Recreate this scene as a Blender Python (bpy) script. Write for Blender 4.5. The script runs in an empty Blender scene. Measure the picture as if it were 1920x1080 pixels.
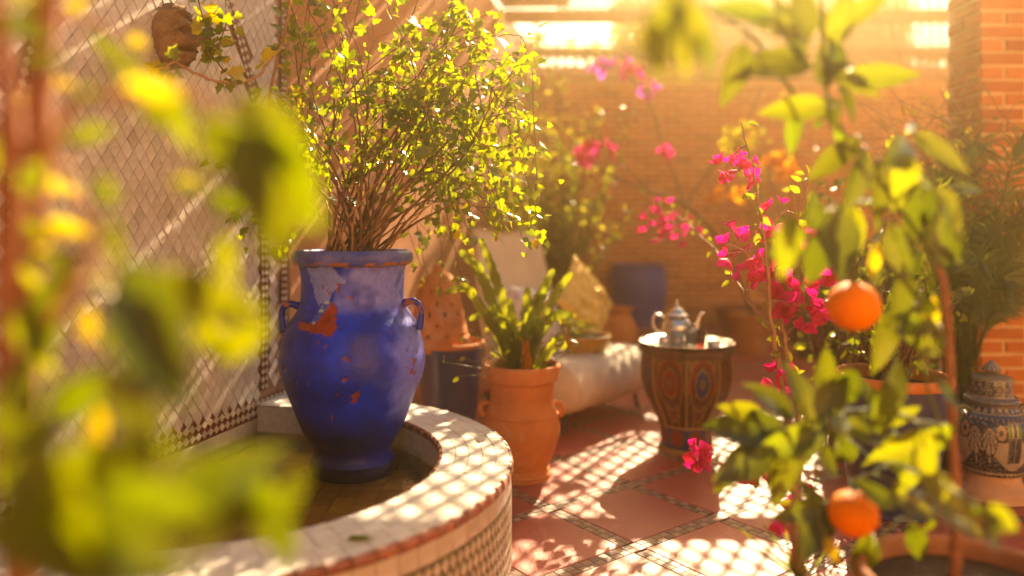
import bpy, math, random
from mathutils import Vector, Matrix, noise as mn
rnd = random.Random(7)
V = Vector
R = math.radians
scene = bpy.context.scene

# ------------------------------------------------------------------ camera, sky, sun, exposure
FPX, CX, HY, CAMZ = 1400.0, 960.0, 430.0, 1.15
cam_d = bpy.data.cameras.new('camera')
cam = bpy.data.objects.new('camera', cam_d)
scene.collection.objects.link(cam)
cam.location = (0, 0, CAMZ)
cam.rotation_euler = (R(90), 0, 0)
cam_d.sensor_width = 36
cam_d.lens = FPX / 1920 * 36
cam_d.shift_y = -(540 - HY) / 1920
cam_d.clip_start = 0.05
cam_d.clip_end = 500
cam_d.dof.use_dof = True
cam_d.dof.focus_distance = 2.66
cam_d.dof.aperture_fstop = 0.58
scene.camera = cam

SUN_AZ, SUN_EL = 21.0, 34.0            # degrees right of +Y, degrees up
S = V((math.sin(R(SUN_AZ)) * math.cos(R(SUN_EL)), math.cos(R(SUN_AZ)) * math.cos(R(SUN_EL)), math.sin(R(SUN_EL))))
world = bpy.data.worlds.new('World')
scene.world = world
world.use_nodes = True
wn = world.node_tree.nodes
wl = world.node_tree.links
sky = wn.new('ShaderNodeTexSky')
sky.sky_type = 'NISHITA'
sky.sun_disc = False
sky.sun_elevation = R(SUN_EL)
sky.sun_rotation = R(SUN_AZ)
sky.dust_density = 4.0
sky.air_density = 1.0
sky.ozone_density = 0.6
wn['Background'].inputs['Strength'].default_value = 0.045
wl.new(sky.outputs[0], wn['Background'].inputs['Color'])

sun_d = bpy.data.lights.new('sun', 'SUN')
sun = bpy.data.objects.new('sun', sun_d)
scene.collection.objects.link(sun)
sun_d.energy = 5.0
sun_d.angle = R(0.36)
sun_d.color = (1.0, 0.85, 0.62)
sun.rotation_euler = (-S).to_track_quat('-Z', 'Y').to_euler()
sun.location = (4, 10, 9)

vs = scene.view_settings
vs.view_transform = 'Standard'
vs.look = 'None'
vs.gamma = 1.0
vs.use_curve_mapping = False
vs.exposure = 2.2
vs.use_white_balance = True
vs.white_balance_temperature = 8200
vs.white_balance_tint = 10

cy = scene.cycles
cy.use_denoising = True
cy.max_bounces = 7
cy.diffuse_bounces = 4
cy.glossy_bounces = 3
cy.transmission_bounces = 5
cy.transparent_max_bounces = 8
cy.volume_bounces = 1
cy.sample_clamp_indirect = 4.0
cy.caustics_reflective = False
cy.caustics_refractive = False

# ------------------------------------------------------------------ helpers
def P(px, py, Y):
    return V(((px - CX) / FPX * Y, Y, CAMZ - (py - HY) / FPX * Y))

def proj(p):
    return CX + FPX * p.x / p.y, HY - FPX * (p.z - CAMZ) / p.y

def tag(o, label=None, cat=None, group=None, kind=None):
    if label: o['label'] = label
    if cat: o['category'] = cat
    if group: o['group'] = group
    if kind: o['kind'] = kind
    return o

def thing(name, label, cat, loc, group=None):
    o = bpy.data.objects.new(name, None)
    scene.collection.objects.link(o)
    o.location = loc
    o.empty_display_size = 0.1
    return tag(o, label, cat, group)

def attach(o, parent):
    if parent is not None:
        o.parent = parent
        if parent.type == 'EMPTY':
            o.matrix_parent_inverse = Matrix.Translation(-parent.location)

def link(name, me, parent=None, mtx=None):
    o = bpy.data.objects.new(name, me)
    scene.collection.objects.link(o)
    attach(o, parent)
    if mtx is not None: o.matrix_basis = mtx
    return o

class MB:
    def __init__(s):
        s.v = []; s.f = []; s.m = []; s.c = None
    def add(s, vs_, fs, mi=0):
        b = len(s.v)
        s.v.extend([tuple(p) for p in vs_])
        for f in fs:
            s.f.append(tuple(i + b for i in f)); s.m.append(mi)
    def box(s, c, size, rot=None, mi=0):
        hx, hy, hz = size[0] / 2, size[1] / 2, size[2] / 2
        pts = [V((x, y, z)) for x in (-hx, hx) for y in (-hy, hy) for z in (-hz, hz)]
        if rot is not None: pts = [rot @ p for p in pts]
        c = V(c)
        s.add([p + c for p in pts], [(0, 1, 3, 2), (4, 6, 7, 5), (0, 4, 5, 1), (2, 3, 7, 6), (0, 2, 6, 4), (1, 5, 7, 3)], mi)
    def tube(s, pts, r, n=6, mi=0, caps=True):
        pts = [V(p) for p in pts]
        if not isinstance(r, (list, tuple)): r = [r] * len(pts)
        vs_, fs = [], []
        up = V((0, 0, 1))
        prev = None
        for i, p in enumerate(pts):
            t = (pts[min(i + 1, len(pts) - 1)] - pts[max(i - 1, 0)])
            if t.length < 1e-9: t = V((0, 0, 1))
            t.normalize()
            a = prev if prev is not None else (up if abs(t.z) < 0.9 else V((1, 0, 0)))
            x = (a - t * a.dot(t))
            if x.length < 1e-6: x = t.orthogonal()
            x.normalize(); prev = x
            y = t.cross(x)
            for k in range(n):
                an = 2 * math.pi * k / n
                vs_.append(p + (x * math.cos(an) + y * math.sin(an)) * r[i])
        for i in range(len(pts) - 1):
            for k in range(n):
                k2 = (k + 1) % n
                fs.append((i * n + k, i * n + k2, (i + 1) * n + k2, (i + 1) * n + k))
        if caps:
            fs.append(tuple(range(n - 1, -1, -1)))
            fs.append(tuple(range((len(pts) - 1) * n, len(pts) * n)))
        s.add(vs_, fs, mi)
    def lathe(s, prof, c, n=48, mi=0, wob=0.0, seed=0.0, a0=0.0):
        c = V(c); vs_, fs = [], []
        for (r, z) in prof:
            for k in range(n):
                a = a0 + 2 * math.pi * k / n
                d = 1.0
                if wob: d += wob * mn.noise(V((math.cos(a) * 1.3, math.sin(a) * 1.3, z * 5 + seed)))
                vs_.append((c.x + r * d * math.cos(a), c.y + r * d * math.sin(a), c.z + z))
        for i in range(len(prof) - 1):
            for k in range(n):
                k2 = (k + 1) % n
                fs.append((i * n + k, i * n + k2, (i + 1) * n + k2, (i + 1) * n + k))
        s.add(vs_, fs, mi)
    def mesh(s, name, mats, smooth=True):
        me = bpy.data.meshes.new(name)
        me.from_pydata(s.v, [], s.f)
        if not isinstance(mats, (list, tuple)): mats = [mats]
        for m in mats: me.materials.append(m)
        if len(mats) > 1: me.polygons.foreach_set('material_index', s.m)
        if smooth: me.polygons.foreach_set('use_smooth', [True] * len(me.polygons))
        if s.c is not None:
            at = me.color_attributes.new('paint', 'FLOAT_COLOR', 'POINT')
            flat = []
            for c in s.c: flat.extend((c[0], c[1], c[2], 1.0))
            at.data.foreach_set('color', flat)
        me.update()
        return me
    def build(s, name, mats, parent=None, smooth=True, kind=None):
        o = link(name, s.mesh(name, mats, smooth), parent)
        if kind: o['kind'] = kind
        return o

def smooth_prof(prof, sub=4):
    """Catmull-Rom through a profile."""
    out = []
    n = len(prof)
    for i in range(n - 1):
        p0, p1, p2, p3 = prof[max(i - 1, 0)], prof[i], prof[i + 1], prof[min(i + 2, n - 1)]
        for k in range(sub):
            t = k / sub
            q = []
            for a in range(len(p1)):
                q.append(0.5 * (2 * p1[a] + (p2[a] - p0[a]) * t + (2 * p0[a] - 5 * p1[a] + 4 * p2[a] - p3[a]) * t * t + (3 * p1[a] - p0[a] - 3 * p2[a] + p3[a]) * t ** 3))
            out.append(tuple(q))
    out.append(tuple(prof[-1]))
    return out

def curve(pts, sub=5):
    return [V(p) for p in smooth_prof([tuple(p) for p in pts], sub)]

def frame(d, nrm):
    x = d.normalized()
    z = nrm - x * nrm.dot(x)
    if z.length < 1e-5: z = x.orthogonal()
    z.normalize()
    y = z.cross(x)
    return Matrix((x, y, z)).transposed()

def M4(pos, rot3, sc=1.0):
    m = rot3.to_4x4()
    if isinstance(sc, (int, float)): sc = (sc, sc, sc)
    m = m @ Matrix.Diagonal((sc[0], sc[1], sc[2], 1))
    m.translation = pos
    return m

def pieces(name, tm, mats, parent, mtxs, maxn=300, smooth=False, rest=None):
    """the first maxn as objects that share one mesh, the rest joined as one stuff part"""
    if not mtxs: return
    b = MB(); b.add(tm[0], tm[1])
    me = b.mesh(name, mats, smooth)
    for m in mtxs[:maxn]: link(name, me, parent, m)
    if len(mtxs) > maxn:
        q = MB()
        tv = [V(p) for p in tm[0]]
        for m in mtxs[maxn:]: q.add([m @ p for p in tv], tm[1])
        q.build(rest or name + '_field', mats, parent, smooth, 'stuff')

def slab_tm(poly, h, ch):
    """a flat piece standing from z=0 to z=h with a chamfer of ch round its face"""
    n = len(poly)
    cx = sum(p[0] for p in poly) / n; cy_ = sum(p[1] for p in poly) / n
    rr = max(math.hypot(p[0] - cx, p[1] - cy_) for p in poly)
    k = 1 - ch / rr
    vs_ = [(p[0], p[1], 0) for p in poly] + [(p[0], p[1], h - ch * 0.6) for p in poly] + [(cx + (p[0] - cx) * k, cy_ + (p[1] - cy_) * k, h) for p in poly]
    fs = []
    for l in (0, 1):
        for i in range(n):
            j = (i + 1) % n
            fs.append((l * n + i, l * n + j, (l + 1) * n + j, (l + 1) * n + i))
    fs.append(tuple(range(2 * n, 3 * n)))
    return vs_, fs

# ------------------------------------------------------------------ materials
def newmat(name):
    m = bpy.data.materials.new(name); m.use_nodes = True
    return m, m.node_tree.nodes, m.node_tree.links, m.node_tree.nodes['Principled BSDF']

def ramp(n, stops):
    r = n.new('ShaderNodeValToRGB')
    el = r.color_ramp.elements
    while len(el) < len(stops): el.new(0.5)
    for e, (p, c) in zip(el, stops):
        e.position = p; e.color = (c[0], c[1], c[2], 1)
    return r

def noise_node(n, l, scale, detail=4, rough=0.6, coord='Object', dist=0.0):
    t = n.new('ShaderNodeTexCoord'); x = n.new('ShaderNodeTexNoise')
    x.inputs['Scale'].default_value = scale; x.inputs['Detail'].default_value = detail
    x.inputs['Roughness'].default_value = rough; x.inputs['Distortion'].default_value = dist
    if coord == 'World':
        g = n.new('ShaderNodeNewGeometry'); l.new(g.outputs['Position'], x.inputs['Vector'])
    else:
        l.new(t.outputs[coord], x.inputs['Vector'])
    return x

def piece_random(n, l):
    a = n.new('ShaderNodeObjectInfo'); g = n.new('ShaderNodeNewGeometry')
    s_ = n.new('ShaderNodeMath'); s_.operation = 'ADD'
    l.new(a.outputs['Random'], s_.inputs[0]); l.new(g.outputs['Random Per Island'], s_.inputs[1])
    f = n.new('ShaderNodeMath'); f.operation = 'FRACT'
    l.new(s_.outputs[0], f.inputs[0])
    return f

def mixc(n, l, a, b, fac, mode='MIX'):
    m = n.new('ShaderNodeMix'); m.data_type = 'RGBA'; m.blend_type = mode
    for sock, v in ((m.inputs[6], a), (m.inputs[7], b), (m.inputs[0], fac)):
        if hasattr(v, 'is_linked') or hasattr(v, 'links'): l.new(v, sock)
        elif isinstance(v, (tuple, list)): sock.default_value = (v[0], v[1], v[2], 1)
        else: sock.default_value = v
    return m.outputs[2]

def surf(name, stops, scale=8, rough=0.7, bump=0.2, bscale=60, spec=0.4, piece=None, grime=None, metal=0.0, coat=0.0, world=False, rvar=0.0):
    """noise-coloured solid; piece: list of colours picked per piece and multiplied in; grime: (colour, threshold, scale)"""
    m, n, l, b = newmat(name)
    co = 'World' if world else 'Object'
    nz = noise_node(n, l, scale, 6, 0.62, co)
    r = ramp(n, stops if isinstance(stops[0], tuple) and isinstance(stops[0][1], tuple) else [(0.3, stops[0]), (0.7, stops[1])])
    l.new(nz.outputs[0], r.inputs[0])
    col = r.outputs[0]
    if piece:
        pr = piece_random(n, l)
        rp = ramp(n, [(i / max(1, len(piece) - 1), c) for i, c in enumerate(piece)])
        l.new(pr.outputs[0], rp.inputs[0])
        col = mixc(n, l, col, rp.outputs[0], 1.0, 'MULTIPLY')
    if grime:
        gz = noise_node(n, l, grime[2], 8, 0.7, 'World', 0.6)
        gr = ramp(n, [(grime[1], (0, 0, 0)), (min(1, grime[1] + 0.14), (1, 1, 1))])
        l.new(gz.outputs[0], gr.inputs[0])
        col = mixc(n, l, col, grime[0], gr.outputs[0])
    l.new(col, b.inputs['Base Color'])
    b.inputs['Roughness'].default_value = rough
    b.inputs['Specular IOR Level'].default_value = spec
    b.inputs['Metallic'].default_value = metal
    b.inputs['Coat Weight'].default_value = coat
    b.inputs['Coat Roughness'].default_value = 0.15
    if rvar:
        mr = n.new('ShaderNodeMapRange')
        mr.inputs[3].default_value = max(0.05, rough - rvar); mr.inputs[4].default_value = min(1, rough + rvar)
        l.new(nz.outputs[0], mr.inputs[0]); l.new(mr.outputs[0], b.inputs['Roughness'])
    if bump:
        bz = noise_node(n, l, bscale, 5, 0.65, co)
        bp = n.new('ShaderNodeBump'); bp.inputs['Strength'].default_value = bump; bp.inputs['Distance'].default_value = 0.01
        l.new(bz.outputs[0], bp.inputs['Height']); l.new(bp.outputs[0], b.inputs['Normal'])
    return m

def painted(name, rough=0.4, coat=0.0, bump=0.15, bscale=90, spec=0.5, wear=None):
    m, n, l, b = newmat(name)
    a = n.new('ShaderNodeAttribute'); a.attribute_name = 'paint'
    nz = noise_node(n, l, 40, 6, 0.7)
    r = ramp(n, [(0.25, (0.62, 0.62, 0.62)), (0.7, (1.1, 1.1, 1.1))])
    l.new(nz.outputs[0], r.inputs[0])
    col = mixc(n, l, a.outputs['Color'], r.outputs[0], 1.0, 'MULTIPLY')
    if wear:
        wz = noise_node(n, l, wear[2], 8, 0.72, 'Object', 0.8)
        wr = ramp(n, [(wear[1], (0, 0, 0)), (wear[1] + 0.03, (1, 1, 1))])
        l.new(wz.outputs[0], wr.inputs[0])
        col = mixc(n, l, col, wear[0], wr.outputs[0])
    l.new(col, b.inputs['Base Color'])
    b.inputs['Roughness'].default_value = rough
    b.inputs['Specular IOR Level'].default_value = spec
    b.inputs['Coat Weight'].default_value = coat
    b.inputs['Coat Roughness'].default_value = 0.12
    bz = noise_node(n, l, bscale, 5, 0.65)
    bp = n.new('ShaderNodeBump'); bp.inputs['Strength'].default_value = bump; bp.inputs['Distance'].default_value = 0.008
    l.new(bz.outputs[0], bp.inputs['Height']); l.new(bp.outputs[0], b.inputs['Normal'])
    return m

def leafmat(name, cols, trans, tfac=0.45, rough=0.35, spec=0.5):
    """cols: colours picked per leaf; trans: colours of the light that passes through"""
    m, n, l, b = newmat(name)
    pr = piece_random(n, l)
    rp = ramp(n, [(i / max(1, len(cols) - 1), c) for i, c in enumerate(cols)])
    l.new(pr.outputs[0], rp.inputs[0])
    nz = noise_node(n, l, 30, 3, 0.5, 'World')
    rr = ramp(n, [(0.3, (0.75, 0.75, 0.75)), (0.7, (1.15, 1.15, 1.15))])
    l.new(nz.outputs[0], rr.inputs[0])
    col = mixc(n, l, rp.outputs[0], rr.outputs[0], 1.0, 'MULTIPLY')
    l.new(col, b.inputs['Base Color'])
    b.inputs['Roughness'].default_value = rough
    b.inputs['Specular IOR Level'].default_value = spec
    t = n.new('ShaderNodeBsdfTranslucent')
    rt = ramp(n, [(i / max(1, len(trans) - 1), c) for i, c in enumerate(trans)])
    l.new(pr.outputs[0], rt.inputs[0]); l.new(rt.outputs[0], t.inputs['Color'])
    mx = n.new('ShaderNodeMixShader'); mx.inputs[0].default_value = tfac
    l.new(b.outputs[0], mx.inputs[1]); l.new(t.outputs[0], mx.inputs[2])
    l.new(mx.outputs[0], n['Material Output'].inputs['Surface'])
    return m

MT = {}
MT['slab'] = surf('red_clay_slab', [(0.2, (0.30, 0.050, 0.035)), (0.55, (0.38, 0.075, 0.055)), (0.8, (0.44, 0.125, 0.10))], 5, 0.42, 0.25, 70, 0.5,
                  [(0.8, 0.75, 0.75), (1, 1, 1), (1.1, 1.0, 0.95), (0.92, 0.9, 0.95)], ((0.42, 0.075, 0.03), 0.60, 5), rvar=0.15, world=True)
MT['band_light'] = surf('cream_floor_tile', [(0.28, 0.15, 0.10), (0.38, 0.24, 0.16)], 20, 0.5, 0.2, 90, 0.5, [(0.8, 0.8, 0.8), (1, 1, 1)])
MT['band_dark'] = surf('dark_floor_tile', [(0.13, 0.05, 0.04), (0.22, 0.10, 0.08)], 20, 0.4, 0.2, 90, 0.5, [(0.6, 0.6, 0.6), (1.2, 1.1, 1)])
MT['grout'] = surf('grout', [(0.22, 0.13, 0.09), (0.34, 0.22, 0.15)], 30, 0.9, 0.4, 120)
MT['pale_grout'] = surf('pale_grout', [(0.44, 0.36, 0.28), (0.58, 0.50, 0.42)], 30, 0.9, 0.3, 120)
MT['wall_tile'] = surf('white_wall_tile', [(0.50, 0.45, 0.40), (0.66, 0.61, 0.56)], 18, 0.3, 0.12, 60, 0.5,
                       [(0.72, 0.68, 0.62), (0.95, 0.9, 0.88), (1, 0.97, 0.95), (0.82, 0.8, 0.76), (1, 1, 1)], ((0.45, 0.30, 0.2), 0.66, 4), rvar=0.1)
MT['wall_grout'] = surf('wall_grout', [(0.30, 0.16, 0.09), (0.42, 0.24, 0.15)], 25, 0.9, 0.3, 150)
MT['spandrel'] = surf('pinkish_panel', [(0.48, 0.40, 0.36), (0.62, 0.55, 0.50)], 14, 0.5, 0.2, 60, 0.4, [(0.85, 0.82, 0.8), (1, 1, 1)])
MT['maroon'] = surf('maroon_tile', [(0.13, 0.022, 0.016), (0.22, 0.05, 0.03)], 22, 0.3, 0.15, 80, 0.5, [(0.7, 0.7, 0.7), (1.1, 1, 1)])
MT['cream_tile'] = surf('cream_tile', [(0.50, 0.44, 0.34), (0.64, 0.58, 0.48)], 22, 0.32, 0.15, 80, 0.5, [(0.75, 0.72, 0.66), (1, 1, 1)])
MT['rim_tile'] = surf('white_rim_tile', [(0.58, 0.55, 0.51), (0.72, 0.69, 0.65)], 14, 0.36, 0.15, 70, 0.5,
                      [(0.84, 0.82, 0.78), (1, 1, 1), (0.92, 0.9, 0.88)], ((0.42, 0.26, 0.16), 0.66, 6), rvar=0.12)
MT['edge_tile'] = surf('red_edge_tile', [(0.24, 0.075, 0.045), (0.36, 0.15, 0.10)], 18, 0.4, 0.25, 70, 0.5, [(0.75, 0.7, 0.7), (1, 1, 1), (1.2, 1.2, 1.15)])
MT['basin_floor'] = surf('amber_basin_tile', [(0.60, 0.34, 0.09), (0.74, 0.46, 0.15)], 9, 0.6, 0.2, 40, 0.4, [(0.7, 0.65, 0.6), (1, 1, 1)], ((0.14, 0.07, 0.02), 0.60, 5))
MT['plaster'] = surf('orange_plaster', [(0.2, (0.40, 0.165, 0.07)), (0.55, (0.50, 0.24, 0.12)), (0.8, (0.56, 0.31, 0.18))], 2.2, 0.9, 0.5, 28, 0.2)
MT['ochre'] = surf('ochre_plaster', [(0.60, 0.34, 0.15), (0.70, 0.44, 0.22)], 1.5, 0.9, 0.4, 20, 0.2)
MT['brick'] = surf('orange_brick', [(0.2, (0.50, 0.13, 0.035)), (0.6, (0.62, 0.21, 0.06)), (0.85, (0.68, 0.30, 0.11))], 14, 0.9, 0.6, 60, 0.2,
                   [(0.62, 0.52, 0.46), (1, 1, 1), (1.12, 1.12, 1.1), (0.82, 0.76, 0.72), (1.0, 0.95, 0.9)], ((0.30, 0.10, 0.035), 0.64, 1.6))
MT['mortar'] = surf('sand_mortar', [(0.66, 0.42, 0.20), (0.76, 0.54, 0.31)], 20, 0.95, 0.6, 80, 0.2)
MT['terracotta'] = surf('terracotta', [(0.2, (0.44, 0.13, 0.035)), (0.55, (0.58, 0.20, 0.06)), (0.85, (0.64, 0.30, 0.13))], 7, 0.8, 0.3, 40, 0.3, None, ((0.60, 0.36, 0.22), 0.53, 3.2))
MT['terracotta_pale'] = surf('pale_terracotta', [(0.50, 0.28, 0.16), (0.60, 0.38, 0.24)], 9, 0.8, 0.3, 50, 0.3, None, ((0.34, 0.17, 0.09), 0.62, 6))
MT['old_clay'] = surf('old_clay', [(0.26, 0.10, 0.05), (0.38, 0.17, 0.09)], 9, 0.85, 0.4, 40, 0.3, None, ((0.16, 0.08, 0.05), 0.58, 5))
MT['blue_pot'] = surf('dark_blue_glaze', [(0.2, (0.012, 0.016, 0.075)), (0.6, (0.02, 0.03, 0.13)), (0.85, (0.06, 0.07, 0.17))], 6, 0.35, 0.2, 40, 0.5, None, ((0.07, 0.035, 0.03), 0.63, 5), coat=0.2)
MT['violet_pot'] = surf('violet_blue_glaze', [(0.04, 0.035, 0.28), (0.07, 0.06, 0.36)], 5, 0.45, 0.2, 30, 0.5)
MT['soil'] = surf('potting_soil', [(0.02, 0.013, 0.009), (0.06, 0.038, 0.024)], 30, 0.95, 1.0, 50, 0.2)
MT['bark'] = surf('bark', [(0.10, 0.05, 0.028), (0.22, 0.12, 0.07)], 30, 0.85, 0.6, 80, 0.3)
MT['tan_bark'] = surf('tan_bark', [(0.30, 0.15, 0.07), (0.46, 0.27, 0.14)], 24, 0.8, 0.5, 80, 0.3)
MT['red_bark'] = surf('red_brown_bark', [(0.18, 0.06, 0.03), (0.34, 0.15, 0.08)], 18, 0.8, 0.6, 60, 0.3)
MT['green_stem'] = surf('green_stem', [(0.08, 0.11, 0.02), (0.16, 0.19, 0.04)], 30, 0.6, 0.3, 80, 0.4)
MT['dry'] = surf('dry_twig', [(0.16, 0.085, 0.045), (0.34, 0.21, 0.12)], 30, 0.9, 0.4, 80, 0.2)
MT['canvas'] = surf('cream_canvas', [(0.62, 0.52, 0.40), (0.72, 0.63, 0.50)], 6, 0.85, 0.25, 200, 0.2)
MT['white_cloth'] = surf('white_patterned_cloth', [(0.3, (0.72, 0.68, 0.64)), (0.55, (0.62, 0.56, 0.56)), (0.62, (0.28, 0.26, 0.34))], 26, 0.8, 0.4, 120, 0.2)
MT['gold_cloth'] = surf('gold_satin', [(0.62, 0.36, 0.06), (0.80, 0.55, 0.15)], 22, 0.28, 0.6, 55, 0.6, metal=0.45)
MT['yellow_glaze'] = surf('yellow_glaze', [(0.45, 0.22, 0.025), (0.58, 0.34, 0.06)], 20, 0.4, 0.2, 60, 0.5)
MT['iron'] = surf('black_iron', [(0.02, 0.015, 0.012), (0.05, 0.035, 0.025)], 20, 0.6, 0.3, 80, 0.5)
MT['silver'] = surf('worn_silver', [(0.62, 0.56, 0.48), (0.78, 0.73, 0.66)], 30, 0.24, 0.12, 60, 0.5, metal=1.0, rvar=0.1)
MT['gilt'] = surf('dull_gold_paint', [(0.22, 0.11, 0.03), (0.32, 0.18, 0.06)], 40, 0.5, 0.2, 90, 0.5)
MT['dark_wood'] = surf('dark_wood', [(0.07, 0.03, 0.018), (0.15, 0.07, 0.04)], 12, 0.55, 0.3, 60, 0.4)
MT['wood'] = surf('sun_bleached_wood', [(0.30, 0.18, 0.09), (0.44, 0.29, 0.16)], 14, 0.8, 0.4, 60, 0.3)
MT['black_pot'] = surf('black_plastic', [(0.012, 0.011, 0.010), (0.03, 0.027, 0.024)], 12, 0.5, 0.1, 60, 0.4)
MT['stone'] = surf('carved_stone', [(0.2, (0.13, 0.075, 0.04)), (0.55, (0.30, 0.18, 0.10)), (0.8, (0.44, 0.29, 0.17))], 26, 0.85, 0.7, 90, 0.3)
MT['orange'] = surf('orange_peel', [(0.80, 0.18, 0.004), (0.86, 0.23, 0.006)], 6, 0.6, 0.3, 260, 0.25)
MT['ground'] = surf('ground', [(0.34, 0.16, 0.10), (0.44, 0.23, 0.15)], 2, 0.9, 0.3, 20, 0.2)
MT['jar'] = painted('cobalt_glaze', 0.36, 0.0, 0.22, 55, 0.35, ((0.20, 0.035, 0.012), 0.76, 20))
MT['table_paint'] = painted('table_paint', 0.45, 0.05, 0.2, 70, 0.3)
MT['urn_paint'] = painted('urn_glaze', 0.32, 0.25, 0.2, 120)
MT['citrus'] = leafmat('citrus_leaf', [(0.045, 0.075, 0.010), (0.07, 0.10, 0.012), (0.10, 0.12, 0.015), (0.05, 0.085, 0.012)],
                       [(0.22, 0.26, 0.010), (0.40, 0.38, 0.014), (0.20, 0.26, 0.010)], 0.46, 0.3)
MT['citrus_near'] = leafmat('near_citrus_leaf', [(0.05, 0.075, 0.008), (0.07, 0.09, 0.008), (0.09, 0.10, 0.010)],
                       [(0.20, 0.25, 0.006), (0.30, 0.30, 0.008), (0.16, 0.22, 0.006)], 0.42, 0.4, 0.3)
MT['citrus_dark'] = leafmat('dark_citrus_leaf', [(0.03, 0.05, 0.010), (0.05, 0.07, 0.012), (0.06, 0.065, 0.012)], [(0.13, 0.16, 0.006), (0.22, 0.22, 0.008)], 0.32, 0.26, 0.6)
MT['yellow_leaf'] = leafmat('yellow_leaf', [(0.42, 0.30, 0.015), (0.5, 0.36, 0.02), (0.36, 0.33, 0.03)], [(0.7, 0.52, 0.01), (0.75, 0.6, 0.03)], 0.5, 0.45)
MT['ivy'] = leafmat('ivy_leaf', [(0.04, 0.07, 0.012), (0.065, 0.10, 0.016), (0.09, 0.12, 0.02), (0.05, 0.085, 0.014)],
                    [(0.28, 0.37, 0.012), (0.52, 0.52, 0.016), (0.34, 0.42, 0.014)], 0.46, 0.3, 0.6)
MT['strap'] = leafmat('strap_leaf', [(0.05, 0.08, 0.015), (0.08, 0.10, 0.015)], [(0.36, 0.40, 0.02), (0.5, 0.48, 0.02)], 0.4, 0.32, 0.55)
MT['palm'] = leafmat('palm_leaf', [(0.05, 0.085, 0.014), (0.08, 0.12, 0.018)], [(0.30, 0.38, 0.015), (0.44, 0.46, 0.02)], 0.4, 0.35, 0.5)
MT['shrub'] = leafmat('shrub_leaf', [(0.06, 0.09, 0.015), (0.10, 0.12, 0.02), (0.14, 0.13, 0.02)], [(0.42, 0.42, 0.02), (0.6, 0.5, 0.03)], 0.45, 0.35)
MT['bract'] = leafmat('magenta_bract', [(0.55, 0.01, 0.10), (0.70, 0.015, 0.20), (0.60, 0.02, 0.06)], [(0.75, 0.006, 0.16), (0.8, 0.006, 0.30), (0.75, 0.012, 0.06)], 0.5, 0.6, 0.3)
MT['violet_bract'] = leafmat('violet_bract', [(0.55, 0.04, 0.28), (0.6, 0.06, 0.40)], [(0.85, 0.08, 0.6), (0.8, 0.12, 0.8)], 0.5, 0.6, 0.3)
MT['orange_bract'] = leafmat('orange_petal', [(0.7, 0.16, 0.01), (0.75, 0.25, 0.01)], [(0.9, 0.3, 0.01), (0.9, 0.45, 0.02)], 0.5, 0.6, 0.3)

def glassmat(name, col, rough=0.02):
    m, n, l, b = newmat(name)
    b.inputs['Base Color'].default_value = (*col, 1); b.inputs['Roughness'].default_value = rough
    b.inputs['Transmission Weight'].default_value = 0.9
    b.inputs['IOR'].default_value = 1.45
    nz = noise_node(n, l, 30); bp = n.new('ShaderNodeBump'); bp.inputs['Strength'].default_value = 0.05
    l.new(nz.outputs[0], bp.inputs['Height']); l.new(bp.outputs[0], b.inputs['Normal'])
    return m
MT['glass'] = glassmat('clear_glass', (0.95, 0.93, 0.9))
MT['red_glass'] = glassmat('red_glass', (0.8, 0.10, 0.07))

def watermat():
    m, n, l, b = newmat('pool_water')
    n.remove(b)
    tr = n.new('ShaderNodeBsdfTransparent'); tr.inputs['Color'].default_value = (0.92, 0.78, 0.48, 1)
    gl = n.new('ShaderNodeBsdfGlossy'); gl.inputs['Roughness'].default_value = 0.04; gl.inputs['Color'].default_value = (1, 1, 1, 1)
    fr = n.new('ShaderNodeFresnel'); fr.inputs['IOR'].default_value = 1.33
    nz = noise_node(n, l, 14, 3, 0.5, 'World'); bp = n.new('ShaderNodeBump'); bp.inputs['Strength'].default_value = 0.25; bp.inputs['Distance'].default_value = 0.02
    l.new(nz.outputs[0], bp.inputs['Height'])
    l.new(bp.outputs[0], gl.inputs['Normal']); l.new(bp.outputs[0], fr.inputs['Normal'])
    mx = n.new('ShaderNodeMixShader')
    l.new(fr.outputs[0], mx.inputs[0]); l.new(tr.outputs[0], mx.inputs[1]); l.new(gl.outputs[0], mx.inputs[2])
    l.new(mx.outputs[0], n['Material Output'].inputs['Surface'])
    return m
MT['water'] = watermat()

# ------------------------------------------------------------------ leaf templates (base at 0, pointing +X, length 1)
def leaf_tm(width=0.4, fold=0.25, curl=0.2, n=7, tip=1.0, wav=0.0):
    vs_, fs = [], []
    for i in range(n):
        t = i / (n - 1)
        w = width / 2 * (math.sin(math.pi * min(1, t ** (0.75 * tip))) ** 0.85 if 0 < t < 1 else 0.02)
        z = -curl * t * t
        wz = wav * math.sin(t * 14)
        vs_ += [(t, w, z + fold * w + wz), (t, w * 0.5, z + fold * w * 0.35), (t, 0, z), (t, -w * 0.5, z + fold * w * 0.35), (t, -w, z + fold * w - wz)]
    for i in range(n - 1):
        for k in range(4):
            a = i * 5 + k
            fs.append((a, a + 1, a + 6, a + 5))
    return vs_, fs

def ivy_tm():
    out = [(0.0, 0.0), (-0.12, 0.26), (0.10, 0.46), (0.34, 0.30), (0.56, 0.40), (0.66, 0.20), (1.0, 0.0), (0.66, -0.20), (0.56, -0.40), (0.34, -0.30), (0.10, -0.46), (-0.12, -0.26)]
    vs_ = [(x, y, 0.22 * abs(y) - 0.12 * x * x) for x, y in out] + [(0.34, 0, 0.0)]
    fs = [(i, (i + 1) % 12, 12) for i in range(12)]
    return vs_, fs

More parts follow.
